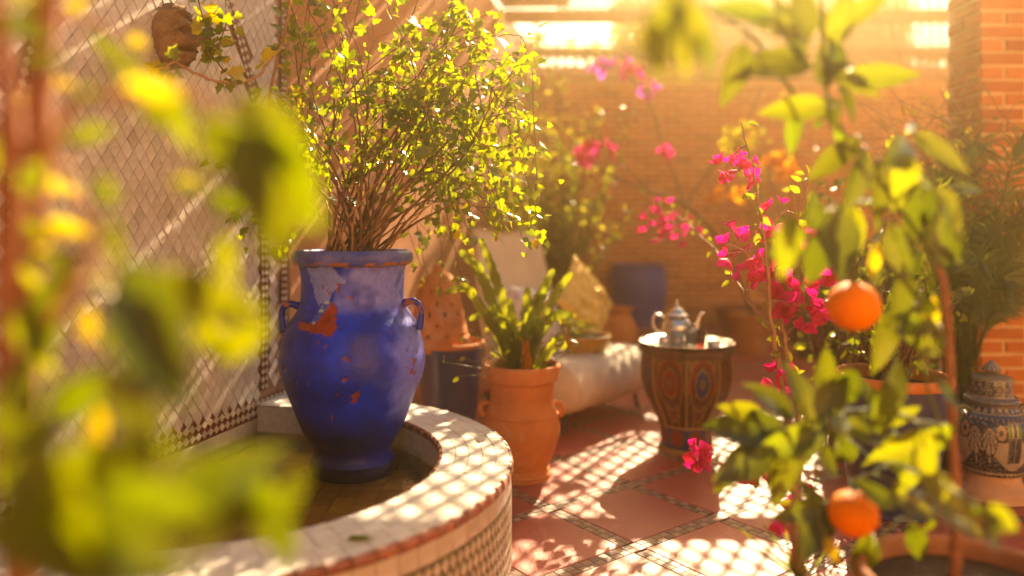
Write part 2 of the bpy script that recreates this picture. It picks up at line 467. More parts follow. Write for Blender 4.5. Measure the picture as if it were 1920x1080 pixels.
def bract_tm():
    """three papery bracts round a tiny centre"""
    vs_, fs = [], []
    for k in range(3):
        a = k * 2.094
        lv, lf = leaf_tm(1.15, 0.55, -0.55, 6, 0.85)
        b = len(vs_)
        ca, sa = math.cos(a), math.sin(a)
        for x, y, z in lv:
            vs_.append((x * ca - y * sa, x * sa + y * ca, z + x * 0.25))
        fs += [tuple(i + b for i in f) for f in lf]
    return vs_, fs

CIT = [leaf_tm(0.40, 0.25, 0.18), leaf_tm(0.46, 0.4, 0.35), leaf_tm(0.34, 0.15, 0.05, wav=0.012), leaf_tm(0.5, 0.3, -0.15)]
IVY = ivy_tm()
SMALL = leaf_tm(0.6, 0.25, 0.2, 4)
BRACT = bract_tm()
ME = {}
def shared(key, tm, mat):
    k = (key, mat.name)
    if k not in ME:
        b = MB(); b.add(tm[0], tm[1]); ME[k] = b.mesh(key, mat)
    return ME[k]

def rv(s=1.0):
    while True:
        p = V((rnd.uniform(-1, 1), rnd.uniform(-1, 1), rnd.uniform(-1, 1)))
        if 0.05 < p.length <= 1: return p * s

def leaf_obj(parent, base, d, nrm, size, mat, tm_i=0, name='leaf'):
    return link(name, shared('leaf%d' % tm_i, CIT[tm_i], mat), parent, M4(base, frame(d, nrm), size))

def leaf_in(mb, tm, base, d, nrm, size):
    m = M4(base, frame(d, nrm), size)
    mb.add([m @ V(p) for p in tm[0]], tm[1])

# ------------------------------------------------------------------ ground and floor
g = MB(); g.add([(-7, -8, -0.02), (10, -8, -0.02), (10, 17, -0.02), (-7, 17, -0.02)], [(0, 1, 2, 3)])
tag(g.build('ground', MT['ground'], None, False), kind='structure')

FO = V((0.5285, 3.333, 0)); U = V((0.799, 0.602, 0)).normalized(); W = V((U.y, -U.x, 0)); PITCH = 0.47; BW = 0.058
ROT_F = Matrix((U, V((-U.y, U.x, 0)), V((0, 0, 1)))).transposed()
floor_mb = MB(); floor_mb.add([(-2.5, 0.6, 0), (6.5, 0.6, 0), (6.5, 8.98, 0), (-2.5, 8.98, 0)], [(0, 1, 2, 3)])
floor = floor_mb.build('floor', MT['grout'], None, False); floor['kind'] = 'structure'
Vp = V((-U.y, U.x, 0))
def wall_x(y): return -1.035 + 0.2418 * (y - 3.45)
def in_floor(p):
    return 0.9 < p.y < 8.9 and wall_x(p.y) - 0.1 < p.x < 6.2
slabs, lights_, darks = [], [], []
h2 = (PITCH - BW) / 2 - 0.002
ts = BW / 2
NT = 12
tsl = PITCH / NT
for i in range(-14, 18):
    for j in range(-14, 18):
        c0 = FO + U * (i * PITCH) + Vp * (j * PITCH)
        c = c0 + (U + Vp) * (PITCH / 2)
        if in_floor(c):
            slabs.append(M4(c + V((0, 0, rnd.uniform(0, 0.0015))), ROT_F @ Matrix.Rotation(rnd.uniform(-0.004, 0.004), 3, 'Z')))
        for axis in (0, 1):
            for q in range(NT):
                for row in (0, 1):
                    a, b = (q + 0.5) * tsl, (row - 0.5) * ts
                    if axis == 1 and q in (0, NT - 1): continue
                    p = c0 + (U * a + Vp * b if axis == 0 else Vp * a + U * b)
                    if not in_floor(p) or p.y > 6.6: continue
                    px, py = proj(p + V((0, 0, 0.001)))
                    if not (-60 < px < 1980 and py < 1150): continue
                    m = M4(p + V((0, 0, rnd.uniform(0, 0.001))), ROT_F if axis == 0 else ROT_F @ Matrix.Rotation(math.pi / 2, 3, 'Z'))
                    (darks if (q + row) % 2 == 0 else lights_).append(m)
near = lambda m: m.translation.y
for L_ in (slabs, lights_, darks):
    L_.sort(key=lambda m: (not (900 < proj(m.translation)[0] < 1700 and proj(m.translation)[1] < 1085), m.translation.y))
pieces('floor_slab', slab_tm([(-h2, -h2), (h2, -h2), (h2, h2), (-h2, h2)], 0.010, 0.004), MT['slab'], floor, slabs, 300)
sq = [(-tsl / 2 + .001, -ts / 2 + .001), (tsl / 2 - .001, -ts / 2 + .001), (tsl / 2 - .001, ts / 2 - .001), (-tsl / 2 + .001, ts / 2 - .001)]
pieces('light_tile', slab_tm(sq, 0.0095, 0.0015), MT['band_light'], floor, lights_, 150)
pieces('dark_tile', slab_tm(sq, 0.0095, 0.0015), MT['band_dark'], floor, darks, 150)

# ------------------------------------------------------------------ left wall with the tiled arch
WD = V((0.235, 0.972, 0)).normalized(); WN = V((WD.y, -WD.x, 0)); WO = V((-1.035, 3.45, 0))
WROT = Matrix((WD, V((0, 0, 1)), WN)).transposed()          # local x along the wall, y up, z out of it
def WP(s, z, out=0.0): return WO + WD * s + V((0, 0, z)) + WN * out
wall = thing('wall', 'orange plastered courtyard wall with white diamond tile arch behind the fountain', 'wall', WP(-0.8, 0))
def wall_slab(s0, s1, z0, z1, o0, o1, mat, name, smooth=False):
    b = MB()
    p = [WP(s, z, o) for s in (s0, s1) for z in (z0, z1) for o in (o0, o1)]
    b.add(p, [(0, 1, 3, 2), (4, 6, 7, 5), (0, 4, 5, 1), (2, 3, 7, 6), (0, 2, 6, 4), (1, 5, 7, 3)])
    return b.build(name, mat, wall, smooth)
wall_slab(0.0, 5.72, 0, 3.3, -0.25, 0.0, MT['plaster'], 'plaster')
wall_slab(-8.5, 0.0, 0, 3.3, -0.25, -0.004, MT['wall_grout'], 'tile_backing')
S0, HALF, CA, SPR = -0.82, 0.585, 0.9, 1.22
RA = HALF + CA
def arch_half(z, off=0.0):
    if z <= SPR: return HALF + off
    q = (RA + off) ** 2 - (z - SPR) ** 2
    return math.sqrt(q) - CA if q > 0 else -1
# white diamonds inside the arch
tw, th = 0.056, 0.072
dm = [(-tw / 2 + .0012, 0), (0, -th / 2 + .0014), (tw / 2 - .0012, 0), (0, th / 2 - .0014)]
tiles, spand = [], []
for j in range(0, 92):
    z = 0.44 + j * th / 2
    for i in range(-60, 40):
        s_ = S0 + i * tw + (tw / 2 if j % 2 else 0)
        if s_ > -0.10 or s_ < -2.2 or z > 3.25: continue
        p = WP(s_, z)
        px, py = proj(p)
        if px < -80 or py < -80: continue
        inside = abs(s_ - S0) < arch_half(z) - 0.012
        outside = arch_half(z, 0.065) < 0 or abs(s_ - S0) > arch_half(z, 0.065) + 0.012
        m = M4(p, WROT @ Matrix.Rotation(rnd.uniform(-.03, .03), 3, 'Z') @ Matrix.Rotation(rnd.uniform(-.05, .05), 3, 'X') @ Matrix.Rotation(rnd.uniform(-.04, .04), 3, 'Y'))
        if inside: tiles.append((p.y + 0.5 * abs(py - 420) / 420 - (0.4 if px > 120 else 0), m))
        elif outside and z > 0.47: spand.append((p.y, m))
tiles.sort(key=lambda t: t[0]); spand.sort(key=lambda t: t[0])
DT = slab_tm(dm, 0.006, 0.0018)
pieces('wall_tile', DT, MT['wall_tile'], wall, [t[1] for t in tiles], 300)
pieces('spandrel_tile', DT, MT['spandrel'], wall, [t[1] for t in spand], 120)
# bands: dark strip with rows of pale diamonds
band_m, band_bk = [], MB()
def band(path, width, sp=0.033):
    """path: list of (s, z); two rows of pale diamonds on a maroon strip"""
    q = [V((a, b, 0)) for a, b in path]
    vs_, fs = [], []
    for i, p in enumerate(q):
        t = (q[min(i + 1, len(q) - 1)] - q[max(0, i - 1)]).normalized(); nn = V((-t.y, t.x, 0))
        for o in (-width / 2, width / 2):
            a = p + nn * o
            vs_.append(WP(a.x, a.y, 0.0045))
    fs = [(2 * i, 2 * i + 1, 2 * i + 3, 2 * i + 2) for i in range(len(q) - 1)]
    b = MB(); b.add(vs_, fs); b.build('border_strip', MT['maroon'], wall, False)
    acc = 0; nxt = sp / 2
    for i in range(len(q) - 1):
        seg = q[i + 1] - q[i]; L = seg.length; t = seg.normalized(); nn = V((-t.y, t.x, 0))
        while nxt <= acc + L:
            p = q[i] + t * (nxt - acc)
            for o in (-0.235, 0.235):
                a = p + nn * (o * width)
                r3 = WROT @ Matrix((t, nn, V((0, 0, 1)))).transposed()
                band_m.append((WP(a.x, a.y, 0.005).y, M4(WP(a.x, a.y, 0.005), r3 @ Matrix.Rotation(rnd.uniform(-.06, .06), 3, 'Z'), (width / 0.06, width / 0.06, 1))))
            nxt += sp
        acc += L
arc_r = [(S0 + arch_half(z, 0.032), z) for z in [0.45 + k * 0.04 for k in range(70)] if arch_half(z, 0.032) > 0]
arc_l = [(2 * S0 - a, z) for a, z in arc_r]
band(arc_r, 0.058); band(arc_l, 0.066)
band([(-1.75, 0.385), (-0.9, 0.385), (-0.012, 0.385)], 0.078, 0.036)
band([(-0.045, 0.46), (-0.045, 2.0), (-0.045, 3.28)], 0.05, 0.03)
band([(-1.62, 0.45), (-1.62, 2.0), (-1.62, 3.0)], 0.06)
band_m.sort(key=lambda t: t[0])
bd = [(-0.0135, 0), (0, -0.0125), (0.0135, 0), (0, 0.0125)]
pieces('border_tile', slab_tm(bd, 0.004, 0.001), MT['cream_tile'], wall, [t[1] for t in band_m], 300)
# plain pale plinth tiles under the band
pl = [M4(WP(-1.75 + 0.1 * k + 0.05, 0.29), WROT) for k in range(17)]
pieces('plinth_tile', slab_tm([(-.049, -.05), (.049, -.05), (.049, .05), (-.049, .05)], 0.006, 0.0015), MT['cream_tile'], wall, pl, 300)

# ------------------------------------------------------------------ brick back wall, far wall, pillar
def brick_tm(l, h, d):
    vs_, fs = [], []
    c = 0.004
    pts = []
    for (y, i) in ((0, 0), (-(d - c), 0), (-d, c)):
        pts += [(-l / 2 + i, y, -h / 2 + i), (l / 2 - i, y, -h / 2 + i), (l / 2 - i, y, h / 2 - i), (-l / 2 + i, y, h / 2 - i)]
    for l_ in (0, 1):
        for k in range(4):
            fs.append((l_ * 4 + k, l_ * 4 + (k + 1) % 4, (l_ + 1) * 4 + (k + 1) % 4, (l_ + 1) * 4 + k))
    fs.append((8, 9, 10, 11))
    return pts, fs
BL, BH, BJ = 0.225, 0.053, 0.019
def courses(x0, x1, z0, z1, place, key, parent, maxn):
    ms = []
    z = z0 + BH / 2; row = 0
    while z < z1:
        x = x0 + (0 if row % 2 == 0 else -BL / 2)
        while x < x1:
            a, b = max(x, x0), min(x + BL, x1)
            if b - a > 0.05:
                ms.append(place((a + b) / 2, z + rnd.uniform(-.003, .003), (b - a) / BL))
            x += BL + BJ
        z += BH + BJ; row += 1
    ms.sort(key=key)
    pieces('brick', brick_tm(BL, BH, 0.012), MT['brick'], parent, ms, maxn)

def jit(): return Matrix.Rotation(rnd.uniform(-.022, .022), 3, 'Y') @ Matrix.Rotation(rnd.uniform(-.02, .02), 3, 'Z') @ Matrix.Rotation(rnd.uniform(-.02, .02), 3, 'X')
bw = thing('brick_wall', 'brick back wall of the courtyard under a projecting ledge', 'wall', (2.5, 9, 0))
b = MB(); b.box((3.2, 9.1, 1.47), (6.6, 0.3, 2.94)); b.build('mortar_bed', MT['mortar'], bw, False)
bk = lambda x, z, f: M4(V((x, 8.95 + rnd.uniform(-.003, .003), z)), jit(), (f, 1, 1))
courses(0.1, 6.4, 0.0, 2.90, bk, lambda m: abs(proj(m.translation)[0] - 1400) + abs(proj(m.translation)[1] - 270) * 0.8, bw, 300)
b = MB(); b.box((3.2, 9.03, 2.985), (6.7, 0.5, 0.09)); b.box((3.2, 9.06, 3.06), (6.6, 0.4, 0.06)); b.build('ledge', MT['terracotta_pale'], bw, False)

for k in range(54):  # battens added to split the bright sky strip into dots
    b = MB(); b.box((0.32 + k * 0.115 + rnd.uniform(-.02, .02), 9.05, 3.165), (0.05, 0.06, 0.15)); b.build('gap_batten', MT['wood'], bw, False)
fw = thing('far_building', 'tall pale brick building rising behind the back wall', 'building', (4.8, 14, 0))
b = MB(); b.box((4.7, 14.15, 2.75), (5.5, 0.3, 5.5)); b.build('mortar_bed', MT['mortar'], fw, False)
fk = lambda x, z, f: M4(V((x, 14.0 + rnd.uniform(-.004, .004), z)), jit(), (f * 1.6, 1.5, 1.7))
ms = []
z = 3.0; row = 0
while z < 5.45:
    x = 2.0 + (0.0 if row % 2 else -0.19)
    while x < 7.2:
        ms.append(fk(x + .18, z, 1.0)); x += 0.385
    z += 0.118; row += 1
pieces('brick', brick_tm(BL, BH, 0.02), MT['brick'], fw, ms, 300)

pil = thing('brick_pillar', 'orange brick wall end with pale mortar beside the palm', 'pillar', (2.9, 4.05, 0))
b = MB(); b.box((3.17, 4.06, 1.7), (1.42, 0.29, 3.4)); b.build('mortar_bed', MT['mortar'], pil, False)
courses(2.455, 3.6, 0.0, 3.35, lambda x, z, f: M4(V((x, 3.915 + rnd.uniform(-.002, .004), z)), jit(), (f, 1, 1)), lambda m: m.translation.x, pil, 230)
ROTL = Matrix.Rotation(-math.pi / 2, 3, 'Z')
courses(3.92, 4.2, 0.0, 3.35, lambda y, z, f: M4(V((2.46 + rnd.uniform(-.003, .002), y, z)), ROTL @ jit(), (f, 1, 1)), lambda m: m.translation.z, pil, 120)
# unseen wall added behind the viewpoint to bounce warm sunlight as fill
b = MB(); b.box((4.4, -3.0, 1.9), (7.0, 0.3, 3.8)); fill_ob = b.build('fill_wall', MT['ochre'], None, False); fill_ob['kind'] = 'structure'

# ------------------------------------------------------------------ pergola roof
perg = thing('pergola', 'slatted wooden lattice roof with sunlight pouring through its gaps', 'pergola', (1.5, 6.5, 3.3))
RZ = 3.32
for (x0, x1, y) in ((-0.05, 6.4, 8.78),):
    b = MB(); b.box(((x0 + x1) / 2, y, RZ - 0.09), (x1 - x0, 0.09, 0.12)); b.build('beam', MT['wood'], perg, False)
for y in (5.72, 7.30):
    b = MB(); xa = wall_x(y) + 0.02; b.box(((xa + 6.4) / 2, y, RZ - 0.09), (6.4 - xa, 0.07, 0.12)); b.build('beam', MT['wood'], perg, False)
lat = MB()
LX0, LX1, LY0, LY1 = 0.45, 6.3, 5.7, 9.75
OPEN = (-0.2, 1.25, 7.35, 9.8)          # sunlit gap in the roof
for sgn in (1, -1):
    d = V((sgn * 0.0525, 0.09, 0)).normalized(); nn = V((-d.y, d.x, 0))
    rot = Matrix((d, nn, V((0, 0, 1)))).transposed()
    step = 0.105 * abs(d.y)
    cc = V(((LX0 + LX1) / 2, (LY0 + LY1) / 2, 0))
    for k in range(-100, 101):
        o = cc + nn * (k * step)
        t0, t1 = -9, 9
        for ax, lo, hi in ((0, LX0, LX1), (1, LY0, LY1)):
            a, b_ = (lo - o[ax]) / d[ax], (hi - o[ax]) / d[ax]
            t0, t1 = max(t0, min(a, b_)), min(t1, max(a, b_))
        if t1 - t0 < 0.05: continue
        N_ = max(1, int((t1 - t0) / 0.3)); run = None
        for q in range(N_ + 1):
            tq = t0 + (t1 - t0) * q / N_
            c_ = o + d * tq
            hole = OPEN[0] < c_.x < OPEN[1] and OPEN[2] < c_.y < OPEN[3]
            if not hole and run is None: run = tq
            if (hole or q == N_) and run is not None:
                if tq - run > 0.05:
                    mid = o + d * ((run + tq) / 2)
                    lat.box((mid.x, mid.y, RZ + sgn * 0.005), (tq - run, 0.025, 0.008), rot)
                run = None
lat.build('lattice', MT['wood'], perg, False, 'stuff')
reeds = MB()
y = 3.9
while y < 7.3:
    xa = wall_x(y) + 0.01
    w_ = rnd.uniform(0.012, 0.05)
    xe = 0.10 if y < 5.7 else LX0 + 0.1
    if xa < xe - 0.05:
        reeds.tube([(xa, y + rnd.uniform(-.03, .03), RZ + 0.01), (xe, y + rnd.uniform(-.03, .03), RZ + 0.012)], w_ / 2 + 0.006, 6)
    y += w_ + rnd.choice([0.008, 0.012, 0.02, 0.03, 0.05, 0.09])
reeds.build('reed_cover', MT['wood'], perg, True, 'stuff')

# ------------------------------------------------------------------ fountain basin
FC = V((-0.925, 2.435, 0)); RO, RI = 0.927, 0.685; RIMZ, WZ = 0.40, 0.29
fdir = lambda a: (WN * math.cos(a) + WD * math.sin(a))        # a from -90..90 deg across the half round
wall_gap = (FC - WO).dot(WN)                                  # distance of the centre from the wall
basin = thing('fountain_basin', 'half round tiled fountain basin with white rim and red tile edge', 'fountain', FC)
def plan(r, n=72):
    pts = [FC - WN * (wall_gap - 0.012) - WD * r]
    pts += [FC + fdir(-math.pi / 2 + math.pi * k / n) * r for k in range(n + 1)]
    pts.append(FC - WN * (wall_gap - 0.012) + WD * r)
    return pts
po, pi_ = plan(RO - 0.010), plan(RI + 0.006)
body = MB()
n = len(po)
vs_ = []
for z, ring in ((0, po), (RIMZ - 0.006, po), (RIMZ - 0.006, pi_), (0.1, pi_)):
    vs_ += [V((p.x, p.y, z)) for p in ring]
body.add(vs_, [(l_ * n + k, l_ * n + k + 1, (l_ + 1) * n + k + 1, (l_ + 1) * n + k) for l_ in range(3) for k in range(n - 1)])
body.build('basin_body', MT['pale_grout'], basin, False)
# rim tiles: four rings of small white tiles, laid round
def arc_tile(r0, r1, a, da, top=0.004, ch=0.0016):
    g_ = 0.0008
    poly = []
    K = 2
    aa = a - da / 2 + g_ / r1; ab = a + da / 2 - g_ / r1
    for k in range(K + 1):
        q = FC + fdir(aa + (ab - aa) * k / K) * (r1 - g_); poly.append((q.x, q.y))
    for k in range(K, -1, -1):
        q = FC + fdir(aa + (ab - aa) * k / K) * (r0 + g_); poly.append((q.x, q.y))
    v_, f_ = slab_tm(poly, top, ch)
    dz = rnd.uniform(-.0006, .0006)
    return [(x, y, z + RIMZ - 0.002 + dz) for x, y, z in v_], f_
rings = 5
rw = (RO - RI - 0.018) / rings
rest = MB()
allt = []
for k in range(rings):
    r0 = RI + 0.009 + k * rw
    n_ = int(math.pi * (r0 + rw / 2) / (0.062)) 
    off = (k % 2) * 0.5
    for q in range(n_):
        a = -math.pi / 2 + math.pi * (q + 0.5) / n_ + (math.pi / n_) * (off - 0.25)
        c = FC + fdir(a) * (r0 + rw / 2)
        px, py = proj(c + V((0, 0, RIMZ)))
        allt.append((not (0 < px < 1920 and py < 1085), c.y, r0, a, math.pi / n_))
allt.sort(key=lambda t: (t[0], t[1]))
for i, (o_, y_, r0, a, da) in enumerate(allt):
    tv = arc_tile(r0, r0 + rw, a, da)
    if i < 300:
        b = MB(); b.add(*tv); b.build('rim_tile', MT['rim_tile'], basin, False)
    else: rest.add(*tv)
if rest.v: rest.build('rim_tile_field', MT['rim_tile'], basin, False, 'stuff')
# straight runs of the rim to the wall
for sg in (-1, 1):
    b = MB()
    L = wall_gap - 0.012
    nst = 6
    for k in range(rings):
        for q in range(nst):
            c = FC + WD * sg * (RI + 0.009 + (k + .5) * rw) - WN * (L * (q + .5) / nst)
            r3 = Matrix((WN, WD, V((0, 0, 1)))).transposed()
            if r3.determinant() < 0: r3 = Matrix((WD, -WN, V((0, 0, 1)))).transposed()
            v_, f_ = slab_tm([(-.024, -L / nst / 2 + .0013), (.024, -L / nst / 2 + .0013), (.024, L / nst / 2 - .0013), (-.024, L / nst / 2 - .0013)], 0.004, 0.0015)
            r3 = Matrix((WD, -WN, V((0, 0, 1)))).transposed()
            m = M4(c + V((0, 0, RIMZ - .002)), r3)
            b.add([m @ V(p) for p in v_], f_)
    b.build('rim_return', MT['rim_tile'], basin, False)
# quarter-round red edge tiles, outside and inside
def edge_tile(r_in, r_out, z_top, drop, a0, a1):
    """bullnose piece between two angles"""
    prof = []
    rr = abs(r_out - r_in)
    sg = 1 if r_out > r_in else -1
    for k in range(5):
        t = math.pi / 2 * k / 4
        prof.append((r_in + sg * rr * math.sin(t), z_top - rr * (1 - math.cos(t))))
    prof.append((r_out, z_top - drop))
    prof.append((r_out - sg * 0.008, z_top - drop))
    v_, f_ = [], []
    K = 2
    for k in range(K + 1):
        a = a0 + (a1 - a0) * k / K
        for r, z in prof:
            q = FC + fdir(a) * r; v_.append((q.x, q.y, z))
    m_ = len(prof)
    for k in range(K):
        for i in range(m_ - 1): f_.append((k * m_ + i, k * m_ + i + 1, (k + 1) * m_ + i + 1, (k + 1) * m_ + i))
    f_.append(tuple(range(m_))); f_.append(tuple(range(K * m_ + m_ - 1, K * m_ - 1, -1)))
    return v_, f_
for (r_in, r_out, drop, n_) in ((RO - 0.009, RO + 0.003, 0.026, 46), (RI + 0.009, RI - 0.002, 0.022, 36)):
    da = math.pi / n_
    for q in range(n_):
        a = -math.pi / 2 + q * da
        b = MB(); b.add(*edge_tile(r_in, r_out, RIMZ + 0.003 + rnd.uniform(-.001, .001), drop, a + 0.0016 / RO, a + da - 0.0016 / RO))
        b.build('edge_tile', MT['edge_tile'], basin, True)
# outer face: pale course, then rows of diamonds
n_ = 46; da = math.pi / n_
side_m, dia_m, tri_m = [], [], []
for q in range(n_):
    a = -math.pi / 2 + (q + .5) * da
    rot = Matrix((fdir(a + math.pi / 2), V((0, 0, 1)), fdir(a))).transposed()
    side_m.append(M4(FC + fdir(a) * (RO - 0.010) + V((0, 0, RIMZ - 0.055)), rot))
hw = RO * da / 2 - .0014
pieces('side_tile', slab_tm([(-hw, -.026), (hw, -.026), (hw, .026), (-hw, .026)], 0.006, 0.0015), MT['cream_tile'], basin, side_m, 300)
b = MB()
ring = [FC + fdir(-math.pi / 2 + math.pi * k / 72) * (RO - 0.0065) for k in range(73)]
b.add([V((p.x, p.y, z)) for z in (0.06, RIMZ - 0.084) for p in ring], [(k, k + 1, 73 + k + 1, 73 + k) for k in range(72)])
b.build('mosaic_ground', surf('dark_green_mosaic', [(0.12, 0.12, 0.05), (0.19, 0.17, 0.08)], 20, 0.35, 0.2, 80), basin, True)
nd = 92
for row in range(6):
    for q in range(nd):
        a = -math.pi / 2 + (q + (0.5 if row % 2 else 0)) * math.pi / nd
        if a > math.pi / 2 - 0.01: continue
        rot = Matrix((fdir(a + math.pi / 2), V((0, 0, 1)), fdir(a))).transposed()
        p = FC + fdir(a) * (RO - 0.0065) + V((0, 0, RIMZ - 0.108 - row * 0.040))
        dia_m.append((abs(proj(p)[0] - 870) + row * 40, M4(p, rot)))
dia_m.sort(key=lambda t: t[0])
pieces('diamond_tile', slab_tm([(-.0135, 0), (0, -.020), (.0135, 0), (0, .020)], 0.004, 0.0012), MT['cream_tile'], basin, [t[1] for t in dia_m], 200)
# inside: lining tiles and a tiled bottom
n_ = 40; da = math.pi / n_
ins = []
for row in range(3):
    for q in range(n_):
        a = -math.pi / 2 + (q + .5) * da
        rot = Matrix((-fdir(a + math.pi / 2), V((0, 0, 1)), -fdir(a))).transposed()
        ins.append(M4(FC + fdir(a) * (RI + 0.005) + V((0, 0, 0.342 - row * 0.062)), rot))
hw = RI * da / 2 - .001
pieces('lining_tile', slab_tm([(-hw, -.029), (hw, -.029), (hw, .029), (-hw, .029)], 0.004, 0.0015), MT['cream_tile'], basin, ins, 200)
BZ = 0.235
b = MB(); pb = plan(RI + 0.004)
b.add([V((p.x, p.y, BZ - .003)) for p in pb], [tuple(range(len(pb)))])
b.build('basin_bottom', MT['grout'], basin, False)
bt = []
for i in range(-14, 15):
    for j in range(-14, 15):
        p = FC + V((i * 0.072, j * 0.072, BZ - .002))
        rel = p - FC
        if (rel.xy.length < RI - 0.05 and rel.dot(WN) > -0.02) or (rel.dot(WN) <= 0 and rel.dot(WN) > -wall_gap + 0.05 and abs(rel.dot(WD)) < RI - 0.05):
            bt.append(M4(p, Matrix.Rotation(rnd.uniform(-.01, .01), 3, 'Z')))
bt.sort(key=near)
pieces('bottom_tile', slab_tm([(-.0345, -.0345), (.0345, -.0345), (.0345, .0345), (-.0345, .0345)], 0.004, 0.001), MT['basin_floor'], basin, bt, 300)
b = MB(); pw = plan(RI + 0.001)
b.add([V((p.x, p.y, WZ)) for p in pw], [tuple(range(len(pw)))])
tag(b.build('water', MT['water'], None, False), kind='structure')

# ------------------------------------------------------------------ blue jar
def in_poly(x, y, poly):
    c = False; j = len(poly) - 1
    for i in range(len(poly)):
        xi, yi = poly[i]; xj, yj = poly[j]
        if (yi > y) != (yj > y) and x < (xj - xi) * (y - yi) / (yj - yi) + xi: c = not c
        j = i
    return c

JC = V((-0.60, 2.82, 0))
def zj(x, y): return ((x - 370) / 2.347 * 0.002, CAMZ - (440 + y / 2.347 - HY) * 0.002)
CHIP = [zj(*p) for p in ((195, 392), (165, 372), (205, 362), (262, 366), (300, 318), (325, 272), (352, 298), (345, 340), (363, 376), (342, 408), (300, 404), (255, 398))]
SLIT = [zj(*p) for p in ((240, 362), (296, 276), (314, 272), (318, 290), (258, 366))]
PALE = [zj(*p) for p in ((212, 138), (330, 142), (392, 185), (340, 240), (310, 285), (272, 290), (240, 230))]
def fbm(p, o=4):
    a, s_ = 0, 1
    for k in range(o):
        a += mn.noise(p * s_) / (1.6 ** k); s_ *= 2.1
    return a
def jar_paint(p):
    dx, z = p.x - JC.x, p.z
    front = p.y < JC.y
    q = V((p.x * 9, p.y * 9, p.z * 9))
    a = fbm(q, 3); b_ = fbm(q * 2.6 + V((9, 3, 1)), 4)
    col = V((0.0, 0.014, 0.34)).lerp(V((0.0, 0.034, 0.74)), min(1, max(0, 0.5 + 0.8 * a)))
    if z < 0.54: col = col.lerp(V((0.001, 0.004, 0.06)), min(1, (0.54 - z) / 0.14) * (0.95 - 0.5 * min(1, max(0, dx / 0.14))))  # painted shade: lower body darkened, most at the left
    if z < 0.86 and dx < -0.06: col = col * (1 - 0.5 * min(1, (-dx - 0.06) / 0.14))  # shade painted down the left side
    if z > 0.84:                                              # bleached neck glaze, with sun glare painted in towards the right
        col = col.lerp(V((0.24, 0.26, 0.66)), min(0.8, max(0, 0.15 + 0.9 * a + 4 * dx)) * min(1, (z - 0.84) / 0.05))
    if dx > 0.13 and 0.45 < z < 0.86: col = col.lerp(V((0.26, 0.27, 0.62)), min(0.55, max(0, (dx - 0.15) * 6 + 0.35 * a)))  # sun glare and dust painted pale along the right belly
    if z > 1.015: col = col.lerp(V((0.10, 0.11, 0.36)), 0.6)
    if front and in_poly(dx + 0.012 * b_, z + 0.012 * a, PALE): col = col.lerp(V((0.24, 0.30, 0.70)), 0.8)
    if b_ > 0.74 + (0.0 if 0.55 < z < 0.72 or z > 0.86 else 0.14): col = V((0.24, 0.04, 0.010))
    if front:
        j_ = 0.006 * b_
        if in_poly(dx + j_, z + j_, CHIP): col = V((0.34, 0.044, 0.010)).lerp(V((0.22, 0.03, 0.012)), min(1, max(0, 0.5 + b_)))
        if in_poly(dx + j_ * 0.6, z, SLIT): col = V((0.42, 0.50, 0.68)) if b_ > -0.15 else V((0.04, 0.10, 0.5))
    if 1.012 < z < 1.028 and b_ > 0.05: col = V((0.26, 0.08, 0.03))
    return col

jar = thing('blue_jar', 'tall cobalt blue glazed jar with chipped paint standing in the fountain', 'jar', JC + V((0, 0, BZ)))
jp = [(0.0, BZ + 0.004), (0.15, BZ + 0.004), (0.160, 0.262), (0.160, 0.285), (0.146, 0.315), (0.150, 0.345), (0.186, 0.406), (0.236, 0.534), (0.262, 0.60), (0.271, 0.652), (0.268, 0.70), (0.245, 0.785), (0.215, 0.832), (0.196, 0.87), (0.191, 0.94), (0.195, 1.00), (0.203, 1.018)]
jp = jp[:2] + smooth_prof(jp[1:], 9)[1:]
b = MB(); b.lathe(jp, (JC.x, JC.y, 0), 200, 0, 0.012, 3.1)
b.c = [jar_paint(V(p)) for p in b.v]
for i_, p in enumerate(b.v):
    if b.c[i_][0] > 0.2 and b.c[i_][2] < 0.1:                 # flaked-off glaze lies deeper
        q_ = V((p[0] - JC.x, p[1] - JC.y, 0)); q_ = q_ * (1 - 0.0045 / max(.05, q_.length))
        b.v[i_] = (JC.x + q_.x, JC.y + q_.y, p[2])
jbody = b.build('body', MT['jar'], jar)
rp_ = [(0.203, 1.018), (0.214, 1.020), (0.222, 1.030), (0.225, 1.045), (0.223, 1.060), (0.214, 1.070), (0.202, 1.073), (0.190, 1.069), (0.184, 1.055), (0.182, 1.02), (0.180, 0.95)]
b = MB(); b.lathe(smooth_prof(rp_, 3), (JC.x, JC.y, 0), 120, 0, 0.010, 5)
b.c = []
for p in b.v:
    a = fbm(V(p) * 14); c = V((0.04, 0.06, 0.34)).lerp(V((0.14, 0.15, 0.44)), min(1, max(0, 0.5 + a)))
    if p[2] < 1.034 and fbm(V(p) * 22 + V((4, 4, 4))) > -0.05: c = V((0.34, 0.12, 0.05))
    b.c.append(c)
b.build('rim', MT['jar'], jar)
b = MB(); b.lathe([(0.0, 1.02), (0.10, 1.025), (0.184, 1.01)], (JC.x, JC.y, 0), 32); b.build('soil', MT['soil'], jar)
